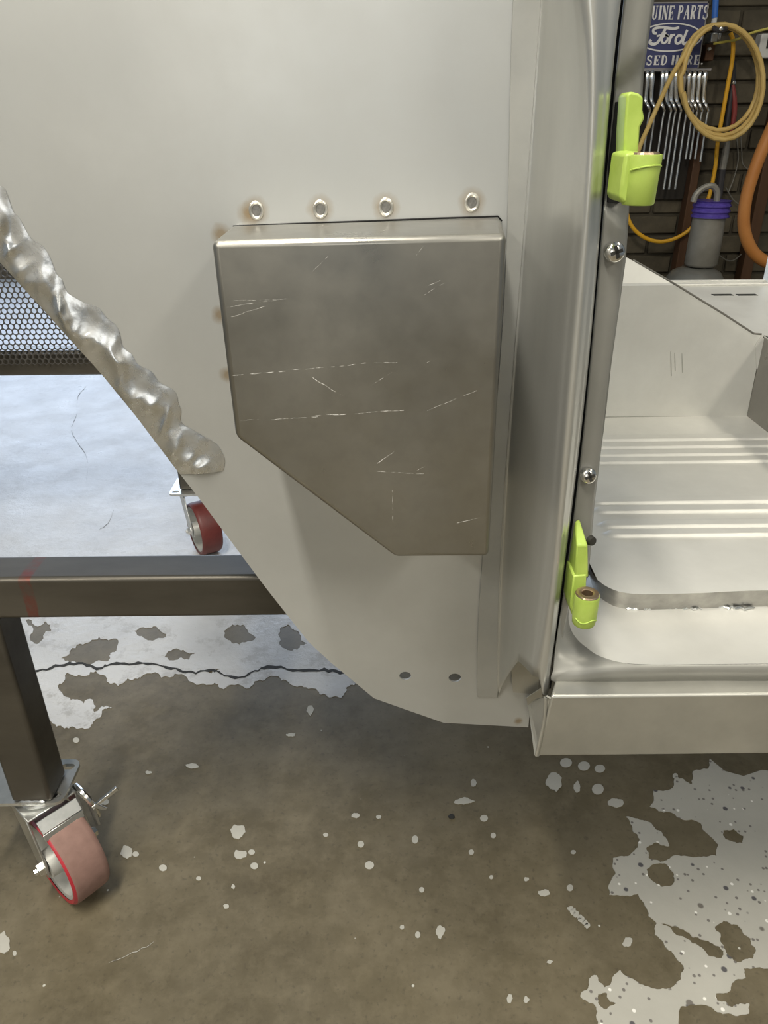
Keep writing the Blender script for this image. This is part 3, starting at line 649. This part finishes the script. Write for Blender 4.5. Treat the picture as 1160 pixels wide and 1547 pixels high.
def slotted_plate(x0, y0, x1, y1, z0, z1, turn=0):
    c = Vector(((x0+x1)/2, (y0+y1)/2, 0)); rot = Matrix.Rotation(turn, 3, 'Z')
    def rr(cx, cy, hx, hy, r, k=5):
        o = []
        for sx, sy, a0 in ((1, 1, 0), (-1, 1, 90), (-1, -1, 180), (1, -1, 270)):
            for i in range(k+1):
                a = R_(a0+90*i/k); o.append(Vector((cx+sx*(hx-r)+r*math.cos(a), cy+sy*(hy-r)+r*math.sin(a), z0)))
        return o
    hx, hy = (x1-x0)/2, (y1-y0)/2
    loops = [rr(0, 0, hx, hy, .012)]+[rr(sx*(hx-.014), sy*(hy-.013), .0085, .005, .0049, 4) for sx in (1, -1) for sy in (1, -1)]
    loops = [[rot @ Vector((p.x, p.y, 0))+c+Vector((0, 0, z0)) for p in l] for l in loops]
    mb = MB(); mb.holed(loops, (0, 0, z1-z0)); return mb
def caster(sw, n, brake, pl, tread='tread', trail=.030):
    """sw: swivel axis xy, n: wheel axis (side facing the camera)"""
    nx = Vector((n[0], n[1], 0)).normalized(); tr = Vector((-nx.y, nx.x, 0))*-1
    if tr.y > 0: tr = -tr
    Rw = .0635; c = Vector((sw[0], sw[1], Rw))+tr*trail
    root = slotted_plate(*pl, ZPL-.005, ZPL).build('caster', M['zinc'], cart)
    hw = .0245
    mb = MB(); mb.lathe([(Rw-.009, -hw+.001), (Rw-.004, -hw), (Rw-.001, -hw+.003), (Rw, -hw+.008), (Rw, hw-.008), (Rw-.001, hw-.003), (Rw-.004, hw), (Rw-.009, hw-.001)], c, nx, 56, [1, 0, 0, 0, 0, 1, 1])
    mb.build('tyre', [M[tread], M['red'] if tread == 'tread' else M[tread]], root, smooth=True, angle=40)
    mb = MB(); mb.lathe([(Rw-.008, -hw+.002), (Rw-.014, -hw+.003), (Rw-.017, -.004), (.020, -.004), (.018, -hw-.004), (.007, -hw-.004), (.007, hw+.004), (.018, hw+.004), (.020, .004), (Rw-.017, .004), (Rw-.014, hw-.003), (Rw-.008, hw-.002)], c, nx, 40)
    mb.build('wheel_hub', M['hub'], root, smooth=True, angle=35)
    mb = MB(); zt = ZPL-.014; axu = Vector((0, 0, 1)); s0 = Vector((sw[0], sw[1], 0))
    for sg in (1, -1):
        o = nx*(sg*(hw+.0055))
        q = [c+o+tr*.010-axu*.012, c+o-tr*.010-axu*.010, s0+o-tr*.020+axu*zt, s0+o+tr*.022+axu*zt, c+o+tr*.013+axu*.012]
        mb.prism(q, nx*(sg*.003))
    q = [s0+nx*(a*(hw+.0085))+tr*b+axu*zt for a, b in ((-1, -.030), (1, -.030), (1, .030), (-1, .030))]; mb.prism(q, (0, 0, .003))
    mb.lathe([(.026, zt+.003), (.028, zt+.006), (.026, ZPL-.005)], s0, (0, 0, 1), 24)
    mb.build('fork', M['zinc'], root, bevel=.0008, seg=1)
    mb = MB(); mb.lathe([(0, hw+.02), (.004, hw+.0195), (.0045, hw+.016), (.009, hw+.0155), (.0095, hw+.0085)], c, nx, 6); mb.build('axle_bolt', M['chrome'], root); mb = MB(); mb.lathe([(0, -hw-.018), (.006, -hw-.017), (.0095, -hw-.0085)], c, nx, 6); mb.build('axle_nut', M['chrome'], root)
    if brake:
        mb = MB(); o = s0+axu*(zt-.002)+tr*.034
        q = [o+nx*.026+tr*.0, o-nx*.026+tr*.0, o-nx*.026+tr*.012-axu*.012, o+nx*.026+tr*.012-axu*.012]
        mb.prism([q[0], q[1], q[2], q[3]], tr*.0025+axu*.002)
        q2 = [o+nx*.026+tr*.012-axu*.012, o-nx*.026+tr*.012-axu*.012, o-nx*.026+tr*.015-axu*.021, o+nx*.026+tr*.015-axu*.021]; mb.prism(q2, tr*.002)
        mb.build('brake_shoe', M['zinc'], root, bevel=.0006, seg=1)
        mb = MB(); e = o-nx*.034
        mb.tube([e-tr*.012+axu*.006, e+tr*.004+axu*.005, e+tr*.014-axu*.004-nx*.003, e+tr*.016-axu*.018-nx*.006, e+tr*.018-axu*.034-nx*.008], [.004, .0045, .004, .0035, .003], 8, smooth=4)
        mb.build('brake_spring', M['chrome'], root, smooth=True)
        mb = MB(); e2 = o-nx*.05+tr*.016-axu*.012
        mb.prism([e2+nx*.014, e2-axu*.010+nx*.004+tr*.006, e2-axu*.010-nx*.002+tr*.008, e2+nx*.008+axu*.002], tr*.004)
        mb.prism([e2+nx*.014, e2-nx*.020+axu*.010+tr*.004, e2-nx*.022+axu*.006+tr*.006, e2+nx*.010-axu*.004], tr*.004)
        mb.build('brake_lever', M['chrome'], root, bevel=.0006, seg=1)
        mb = MB(); e3 = o-nx*.036+tr*.006-axu*.02
        mb.prism([e3+axu*.012, e3+tr*.016+axu*.006, e3+tr*.018-axu*.022, e3+tr*.008-axu*.03], nx*-.003); mb.build('brake_bracket', M['wire'], root)
    return root
pA = P(119, 1150, Z=ZPL); pB = P(92, 1213, Z=ZPL)
caster((LX-.025, BY0+.024), (-.66, -.75), True, (LX-.115, pB.y, (pA.x+pB.x)/2+.002, pA.y+.004))
caster((-.447, 1.575), (-.86, -.5), False, (-.492, 1.52, -.40, 1.615), 'darktread', .045)
caster((1.225, .676), (-.6, -.8), False, (1.17, .63, 1.28, .73))
caster((1.225, 1.564), (-.6, -.8), False, (1.17, 1.52, 1.28, 1.615))

# ================================================================== perforated sheet leaning on the rear rail
SY = 1.532; zb = P(60, 551, Y=SY).z; pitch = .0122; rh = .0051; vs = []; fs = []
Zt = .78; nx = int(.62/pitch); nz = int((Zt-zb)/(pitch*.866)); k = 12; tilt = -.02
for j in range(nz):
    for i in range(nx):
        cx = -1.0+i*pitch+(pitch/2 if j % 2 else 0); cz = zb+pitch*.55+j*pitch*.866; b = len(vs)
        for t in range(k):
            a = 2*math.pi*t/k+math.pi/6
            t6 = (a-math.pi/6) % (math.pi/3); rad = pitch/2/math.cos(t6-math.pi/6) if True else 0
            for r in (rad, rh):
                vs.append(Vector((cx+r*math.cos(a-math.pi/6+math.pi/6), SY+tilt*(cz-zb), cz+r*math.sin(a))))
        fs += [(b+2*t, b+2*((t+1) % k), b+2*((t+1) % k)+1, b+2*t+1) for t in range(k)]
o = build('perforated_sheet', vs, fs, M['perf'], None, solid=.0012)
tag(o, 'perforated steel sheet with round holes against the cart rear rail', 'metal sheet')

# ================================================================== things on the brick wall
def at(x, y, Y=WALL_Y-.05): return P(x, y, Y=Y)
# --- tin sign: plate upright on the wall, lettering raised print
SGY = WALL_Y-.075
tl = at(951, 3, SGY); tr_ = at(1071, 2.5, SGY); br = at(1061, 104, SGY)
sx0, sx1, sz0, sz1 = tl.x, tr_.x, br.z, tr_.z
sign = empty('wall_sign', ((sx0+sx1)/2, SGY, sz0), 'blue tin parts sign with white lettering and a script oval', 'sign')
mb = MB(); mb.box((sx0, SGY, sz0), (sx1, SGY+.006, sz1)); mb.build('sign_plate', M['signblue'], sign, bevel=.002)
mb = MB(); e = .004
for lo, hi in (((sx0, sz0), (sx1, sz0+e)), ((sx0, sz1-e), (sx1, sz1)), ((sx0, sz0), (sx0+e, sz1)), ((sx1-e, sz0), (sx1, sz1))): mb.box((lo[0], SGY-.002, lo[1]), (hi[0], SGY, hi[1]))
mb.build('sign_rim', M['signedge'], sign)
def L2(pts, wd): return [([Vector(p) for p in pts], wd)]
def arc(cx, cy, rx, ry, a0, a1, k=9): return [(cx+rx*math.cos(R_(a0+(a1-a0)*i/k)), cy+ry*math.sin(R_(a0+(a1-a0)*i/k))) for i in range(k+1)]
TK, TN = .32, .13
def stem(x, t=TK): return L2([(x, 0), (x, 1)], t)+L2([(x-.2, .025), (x+.2, .025)], .05)+L2([(x-.2, .975), (x+.2, .975)], .05)
G = {
 'U': L2([(.22, 1), (.22, .3)], TK)+L2(arc(.5, .3, .28, .26, 180, 360), .14)+L2([(.78, .3), (.78, 1)], TN)+L2([(.02, .975), (.42, .975)], .05)+L2([(.62, .975), (.95, .975)], .05),
 'I': stem(.5),
 'N': L2([(.16, 0), (.16, 1)], TN)+L2([(.16, 1), (.84, 0)], TK)+L2([(.84, 0), (.84, 1)], TN)+L2([(0, .025), (.32, .025)], .05)+L2([(.68, .975), (1, .975)], .05),
 'E': stem(.28)+L2([(.28, .04), (.9, .04)], .08)+L2([(.28, .96), (.9, .96)], .08)+L2([(.28, .5), (.68, .5)], .08)+L2([(.88, 0), (.88, .26)], .09)+L2([(.88, 1), (.88, .76)], .09)+L2([(.66, .38), (.66, .62)], .08),
 'P': stem(.26)+L2([(.3, .96), (.5, .96)]+arc(.5, .73, .3, .23, 90, -90)+[(.3, .5)], .14),
 'R': stem(.26)+L2([(.3, .96), (.5, .96)]+arc(.5, .74, .28, .22, 90, -90)+[(.3, .52)], .14)+L2([(.5, .5), (.86, .02)], .22),
 'A': L2([(.12, .02), (.5, 1)], TN)+L2([(.5, 1), (.86, .02)], TK)+L2([(.25, .33), (.72, .33)], .07)+L2([(0, .025), (.3, .025)], .05)+L2([(.64, .025), (1.02, .025)], .05),
 'T': stem(.5)+L2([(.06, .95), (.94, .95)], .1)+L2([(.08, 1), (.08, .74)], .08)+L2([(.92, 1), (.92, .74)], .08),
 'S': L2(arc(.5, .74, .3, .22, 20, 270)+arc(.5, .26, .32, .24, 90, -160), .17)+L2([(.82, .98), (.82, .7)], .07)+L2([(.14, .02), (.14, .3)], .07),
 'D': stem(.24)+L2([(.3, .96), (.42, .96)]+arc(.42, .5, .42, .46, 90, -90)+[(.3, .04)], .16),
 'H': stem(.2)+stem(.82)+L2([(.2, .5), (.82, .5)], .08),
 'G': L2(arc(.52, .5, .38, .46, 40, 320), .18)+L2([(.84, .44), (.84, .1)], .2)+L2([(.62, .46), (1, .46)], .06),
 '.': L2([(.2, .02), (.2, .16)], .2)}
CNT = [0]
def strokes(mb, polys, fx):
    """each stroke a mitred flat ribbon; every stroke a hair prouder than the last so they never coincide"""
    for pts, wd in polys:
        CNT[0] += 1; dep = .0012+.00006*(CNT[0] % 30); n = len(pts); L = []; Rr = []
        for i, p in enumerate(pts):
            d = (pts[min(i+1, n-1)]-pts[max(i-1, 0)]); d = d.normalized() if d.length > 1e-9 else Vector((1, 0))
            nn = Vector((-d.y, d.x))*wd/2; L.append(fx(p+nn)); Rr.append(fx(p-nn))
        f = [Vector((a[0], SGY-dep, a[1])) for a in L+Rr]; bk = [v+Vector((0, dep-.0002, 0)) for v in f]
        fs = []
        for i in range(n-1):
            fs += [(i, i+1, n+i+1, n+i), (2*n+i, 3*n+i, 3*n+i+1, 2*n+i+1), (i, 2*n+i, 2*n+i+1, i+1), (n+i, n+i+1, 3*n+i+1, 3*n+i)]
        fs += [(0, n, 3*n, 2*n), (n-1, 3*n-1, 4*n-1, 2*n-1)]
        mb.add(f+bk, fs)
def line(text, x0, x1, y0, y1, gapf=.12, sp=.45):
    """text set between photo pixels x0..x1 (cap top y0, base y1) on the sign plane"""
    a = at(x0, y1, SGY); b = at(x1, y1, SGY); zt = at((x0+x1)/2, y0, SGY).z; zb = at((x0+x1)/2, y1, SGY).z
    wts = [.6 if ch == 'I' else sp if ch == ' ' else .5 if ch == '.' else 1 for ch in text]; tot = sum(wts)
    mb = MB(); x = a.x; W = (b.x-a.x)/tot; k = 0
    for ch, wt in zip(text, wts):
        if ch != ' ':
            cw = W*wt*(1-gapf); off = 0 if ch != 'I' else -cw*.15
            kk = cw if ch not in 'I.' else W*.9
            cx = x-(kk-cw)/2 if ch == 'I' else x
            h_ = zt-zb
            segs = []
            for pp, wd in G[ch]:
                q = [Vector((p.x*kk, p.y*h_)) for p in pp]; dd = q[-1]-q[0]
                segs.append((q, wd*(kk if len(q) == 2 and abs(dd.x) < abs(dd.y) else h_*.95 if len(q) == 2 else (kk+h_)/2)))
            strokes(mb, segs, lambda p: (cx+p[0], zb+p[1]))
        x += W*wt
    return mb.build('lettering', M['signwhite'], sign)
line('GENUINE PARTS', 955, 1069.5, 8.5, 29.5)
line('USED HERE.', 964, 1063, 83.5, 98)
# oval and script
def ring(cx, cy, rx, ry, wd):
    c = at(cx, cy, SGY); ex = at(cx+rx, cy, SGY).x-c.x; ez = c.z-at(cx, cy+ry, SGY).z; mb = MB(); k = 48
    o = [Vector((c.x+ex*math.cos(t*2*math.pi/k), SGY-.0005, c.z+ez*math.sin(t*2*math.pi/k))) for t in range(k)]
    i = [Vector((c.x+(ex-wd)*math.cos(t*2*math.pi/k), SGY-.0005, c.z+(ez-wd)*math.sin(t*2*math.pi/k))) for t in range(k)]
    mb.holed([o, i], (0, -.0015, 0)); return mb.build('oval_ring', M['signwhite'], sign)
ring(1011.5, 56.5, 49, 22, .0048)
def spt(x, y): p = at(960+x/5.8, y/5.8, SGY); return Vector((p.x, p.z))
mb = MB()
def script(pts, wd, n=5):
    p = [Vector((x, y, 0)) for x, y in pts]; p = catmull(p, n); q = [spt(v.x, v.y) for v in p]
    strokes(mb, [(q, wd)], lambda v: (v.x, v.y))
script([(185,292),(160,290),(155,262),(185,245),(240,240),(300,250),(340,252),(380,240)], .0085)
script([(262,250),(240,290),(215,340),(185,378),(150,388),(122,372),(135,350)], .0095)
script([(185,318),(230,305),(268,292)], .006)
script([(258,310),(232,330),(228,365),(250,378),(275,355),(280,322),(258,310),(290,318)], .0075)
script([(312,300),(300,340),(290,384)], .008); script([(302,345),(322,312),(345,305)], .007)
script([(405,318),(375,312),(352,340),(352,375),(378,380),(402,350),(410,318)], .0078)
script([(452,262),(428,320),(412,372),(430,385),(450,370)], .0085)
mb.build('script_lettering', M['signwhite'], sign)
# --- dark tool board under the sign, rail and wrenches
a = at(958, 104, WALL_Y-.03); b = at(1068, 300, WALL_Y-.03)
board = empty('tool_board', ((a.x+b.x)/2, WALL_Y-.03, b.z), 'black wall board holding wrenches below the blue sign', 'tool board')
mb = MB(); mb.box((a.x-.12, WALL_Y-.03, b.z), (at(1040, 250, WALL_Y-.03).x, WALL_Y-.012, a.z)); mb.build('backing', M['board'], board)
r0 = at(962, 106.5, WALL_Y-.075); r1_ = at(1073, 105.5, WALL_Y-.075)
mb = MB(); mb.box((r0.x, WALL_Y-.085, r0.z-.004), (r1_.x, WALL_Y-.03, r0.z+.004)); mb.build('hook_rail', M['signedge'], board, bevel=.001)
wr = [(978,975,232),(985.5,984,236),(1001,997,280),(1007,1007,240),(1015.5,1014,286),(1021,1022,286),(1033,1031,286),(1041,1040,240),(1049,1046.5,240),(1057,1054,240),(1065,1063,244)]
ordn = ['leftmost', 'second from left', 'third from left', 'fourth from left', 'fifth from left', 'middle', 'fifth from right', 'fourth from right', 'third from right', 'second from right', 'rightmost']
for i, (xt, xm, yb) in enumerate(wr):
    Yw = WALL_Y-.095; kx = xm-xt
    p = [at(xt, 107, Yw), at(xt, 116, Yw-.004), at(xt+kx*.3-1, 135, Yw-.002), at(xm, 152, Yw), at(xm+4, 160, Yw-.012), at(xm+6.5, 168, Yw-.01)]
    slope = -.155; xe = xm+6.5+slope*(yb-168)
    p2 = [p[-1], at(xm+5.5+slope*10, 180, Yw-.008), at((xm+6+xe)/2, (168+yb)/2, Yw-.006), at(xe, yb, Yw-.004)]
    w_ = empty('wrench', p2[-1], f'{ordn[i]} of the chrome offset wrenches hanging below the blue sign', 'wrench', 'wrenches hanging on the tool board')
    mb = MB(); mb.tube(p, [.006, .0095, .0078, .0078, .006, .005], 8, smooth=4); mb.build('handle', M['chrome'], w_, smooth=True)
    mb = MB(); mb.tube(p2, [.0045, .004, .0042, .0045], 8, smooth=3); mb.build('shaft', M['zinc'], w_, smooth=True)
# --- straw air hose coil
HY = WALL_Y-.16
path = []
def ellp(cx, cy, rx, ry, a0, a1, y, k=26, tilt=0): 
    return [at(cx+rx*math.cos(R_(a)), cy+ry*math.sin(R_(a)), y+.01*math.sin(R_(a)*.5)) for a in np.linspace(a0, a1, k)]
path += ellp(1086, 117, 60, 80, 205, 205+345, HY)
path += ellp(1089, 122, 61, 83, 195, 195+350, HY-.022)
path += ellp(1092, 124, 61, 87, 190, 190+340, HY-.044)
mb = MB(); mb.tube(path, .0085, 10)
hose = empty('air_hose', (at(1088, 210, HY).x, HY, at(1088, 210, HY).z), 'coiled straw-coloured air hose hung beside the blue sign', 'hose')
mb.build('coil', M['yellow'], hose, smooth=True)
mb = MB(); mb.tube([at(1044, 62, HY-.02), at(1032, 85, HY-.03), at(1016, 112, HY-.03), at(998, 150, HY-.02), at(980, 190, HY-.02), at(966, 222, HY-.01), at(955, 260, HY)], .0085, 10, smooth=5); mb.build('tail', M['yellow'], hose, smooth=True)
# --- yellow cable
YC = WALL_Y-.10
mb = MB(); mb.tube([at(x, y, YC) for x, y in [(1103,50),(1107,62),(1106,90),(1099,130),(1090,180),(1084,215),(1080,255),(1070,300),(1055,332),(1030,355),(1000,365),(972,358),(952,338),(944,305),(940,270)]], .0075, 10, smooth=6)
tag(mb.build('hanging_cable', M['orangeyellow'], smooth=True), 'bright yellow cable hanging in a loop through the hose coil', 'cable')
mb = MB(); mb.tube([at(x, y, YC-.02) for x, y in [(1078,66),(1095,63),(1112,60),(1135,50),(1165,42)]], .0042, 8, smooth=4)
tag(mb.build('lemon_rope', M['lemon'], smooth=True), 'thin lemon cord stretched across the brick wall toward the right', 'cord')
bh_ = empty('blue_hose', at(1079, 28, YC), 'blue hose ending in a pale fitting beside the sign corner', 'hose')
mb = MB(); mb.tube([at(1082, -40, YC), at(1081, 0, YC), at(1079.5, 27, YC)], .0105, 12); mb.build('hose_body', M['blue'], bh_, smooth=True)
mb = MB(); mb.lathe([(0, .012), (.009, .01), (.0095, -.01), (.006, -.014), (.006, -.024), (0, -.024)], at(1079, 30, YC), (0, 0, 1), 16); mb.build('fitting', M['plastic'], bh_, smooth=True, angle=30)
reg = empty('regulator', at(1072, 88, WALL_Y-.04), 'small metal air regulator on a wooden block right of the blue sign', 'regulator')
q0, q1 = at(1066, 52, WALL_Y-.04), at(1078, 66, WALL_Y-.04); mb = MB(); mb.box((q0.x, WALL_Y-.10, q1.z), (q0.x+.024, WALL_Y-.04, q0.z)); mb.box((q0.x+.028, WALL_Y-.09, q1.z+.006), (q1.x+.004, WALL_Y-.04, q0.z)); mb.build('valve_body', M['zinc'], reg, bevel=.003)
q0, q1 = at(1065, 67, WALL_Y-.04), at(1074, 92, WALL_Y-.04); mb = MB(); mb.box((q0.x, WALL_Y-.06, q1.z), (q0.x+.032, WALL_Y-.01, q0.z)); mb.build('wood_block', M['timber'], reg, bevel=.002)
mb = MB(); mb.lathe([(0, .012), (.005, .01), (.006, 0)], at(1071, 74, WALL_Y-.062), (0, -1, 0), 12); mb.build('knob', M['plastic'], reg, smooth=True)
hk = empty('hose_hook', at(1088, 45, WALL_Y-.03), 'dark hook with a bright bolt carrying the coiled hose', 'hook')
mb = MB(); mb.tube([at(1076, 41, WALL_Y-.01), at(1078, 42, WALL_Y-.2), at(1086, 46, WALL_Y-.22), at(1096, 44, WALL_Y-.2), at(1098, 43, WALL_Y-.01)], .008, 8, smooth=4); mb.build('hook_bar', M['rubber'], hk, smooth=True)
mb = MB(); mb.lathe([(0, .01), (.006, .008), (.007, 0)], at(1088, 44, WALL_Y-.225), (0, -1, 0), 12); mb.build('bolt', M['chrome'], hk, smooth=True)
# --- pliers with red grip
pl = empty('pliers', at(1102, 200, WALL_Y-.05), 'hanging pliers with one red and one grey grip inside the hose coil', 'pliers')
mb = MB(); mb.tube([at(1108, 92, WALL_Y-.05), at(1108, 110, WALL_Y-.05), at(1107, 124, WALL_Y-.05)], [.006, .009, .008], 8); mb.build('jaws', M['rubber'], pl, smooth=True)
mb = MB(); mb.lathe([(0, .006), (.006, .005), (.007, 0)], at(1108, 125, WALL_Y-.055), (0, -1, 0), 12); mb.build('pivot', M['chrome'], pl, smooth=True)
mb = MB(); mb.tube([at(1107, 128, WALL_Y-.05), at(1109, 150, WALL_Y-.052), at(1109, 172, WALL_Y-.05), at(1105, 198, WALL_Y-.05)], [.006, .010, .010, .008], 8, smooth=4); mb.build('red_grip', M['redgrip'], pl, smooth=True)
mb = MB(); mb.tube([at(1106, 128, WALL_Y-.045), at(1103, 150, WALL_Y-.05), at(1100, 172, WALL_Y-.05), at(1097, 196, WALL_Y-.05)], [.006, .009, .009, .008], 8, smooth=4); mb.build('grey_grip', M['rubber'], pl, smooth=True)
gt = empty('torch_handle', at(1085, 290, WALL_Y-.06), 'dark grey hanging torch handle below the hose coil', 'torch')
mb = MB(); mb.tube([at(1099, 212, WALL_Y-.06), at(1095, 235, WALL_Y-.06), at(1091, 256, WALL_Y-.06)], [.010, .014, .013], 10, smooth=3); mb.build('grip', M['gray_cap'], gt, smooth=True)
mb = MB(); mb.tube([at(1091, 256, WALL_Y-.06), at(1087, 285, WALL_Y-.06), at(1083, 320, WALL_Y-.06)], [.013, .014, .010], 10, smooth=3); mb.build('stem', M['rubber'], gt, smooth=True)
for k, (pts, lab) in enumerate([([(1112,205),(1115,240),(1108,270),(1100,290)], 'left thin grey wire hanging under the hose coil'), ([(1118,198),(1120,225),(1122,248),(1133,258)], 'thin grey wire bending right under the hose coil'), ([(1096,283),(1106,300),(1116,309)], 'short grey wire behind the orange hose'), ([(1081,345),(1080,375),(1092,390),(1106,394),(1120,384)], 'looped grey wire right of the grey gas bottle cap')]):
    mb = MB(); mb.tube([at(x, y, WALL_Y-.04) for x, y in pts], .0026, 6, smooth=4); tag(mb.build('thin_wire', M['wire'], smooth=True), lab, 'wire')
# --- orange hose, nearer
OY = 2.75
mb = MB(); mb.tube([at(x, y, OY) for x, y in [(1210,110),(1180,165),(1155,218),(1138,262),(1126,305),(1124,345),(1136,378),(1158,396),(1190,404)]], .0205, 16, smooth=6)
tag(mb.build('thick_hose', M['orange'], smooth=True), 'thick orange hose looping at the right edge by the brick wall', 'hose')
# --- gas bottle with grey valve cap
GY = 2.85; g0 = at(1052, 407, GY); ZF0 = 0
z_ = lambda y: at(1055, y, GY).z
btl = empty('gas_bottle', (g0.x, GY, 0), 'grey gas bottle with pale valve cap and purple collar', 'gas bottle')
mb = MB(); mb.lathe([(0, 0), (.108, 0), (.115, .01), (.115, z_(440)), (.108, z_(424)), (.085, z_(410)), (.055, z_(404)), (0, z_(403))], (g0.x, GY, 0), (0, 0, 1), 40); mb.build('cylinder', M['bottle'], btl, smooth=True, angle=50)
mb = MB(); mb.lathe([(0, z_(402)), (.050, z_(402)), (.058, z_(398)), (.058, z_(360)), (.056, z_(330)), (.056, z_(322)), (0, z_(322))], (g0.x+.012, GY, 0), (0, 0, 1), 36); mb.build('valve_cap', M['gray_cap'], btl, smooth=True, angle=50)
mb = MB(); pr = []
for t in range(13): pr.append((.0605+(.005 if t % 4 < 2 else 0), z_(328-2.1*t)))
mb.lathe([(0, z_(328))]+pr+[(0, z_(303))], (g0.x+.014, GY, 0), (0, 0, 1), 32); mb.build('collar', M['purple'], btl, smooth=True, angle=25)
mb = MB(); mb.tube([at(1047, 305, GY-.03), at(1052, 293, GY-.03), at(1063, 284, GY-.03), at(1076, 281, GY-.03), at(1083, 290, GY-.03), at(1082, 305, GY-.03)], .011, 10, smooth=5); mb.build('carry_loop', M['gray_cap'], btl, smooth=True)
# --- timber posts and outlet
for (xa, xb, yt, lab) in ((1043, 1055, 200, 'brown timber post standing behind the grey gas bottle'), (1149, 1166, 120, 'brown timber post behind the thick orange hose')):
    a = at(xa, 250, WALL_Y-.05); b = at(xb, 250, WALL_Y-.05); mb = MB(); mb.box((a.x, WALL_Y-.075, 0), (b.x, WALL_Y-.016, at(xa, yt, WALL_Y-.05).z)); tag(mb.build('timber_post', M['timber'], bevel=.003), lab, 'post')
ob = empty('outlet_box', at(1156, 88, WALL_Y-.05), 'white wall outlet box at the upper right edge', 'outlet')
a = at(1149, 51, WALL_Y-.05); b = at(1150, 88, WALL_Y-.05); mb = MB(); mb.box((a.x, WALL_Y-.06, b.z), (a.x+.09, WALL_Y-.012, a.z)); mb.build('box_body', M['plastic'], ob, bevel=.004)
mb = MB(); mb.box((a.x+.025, WALL_Y-.063, b.z+.03), (a.x+.06, WALL_Y-.06, b.z+.065)); mb.build('socket', M['dark'], ob)
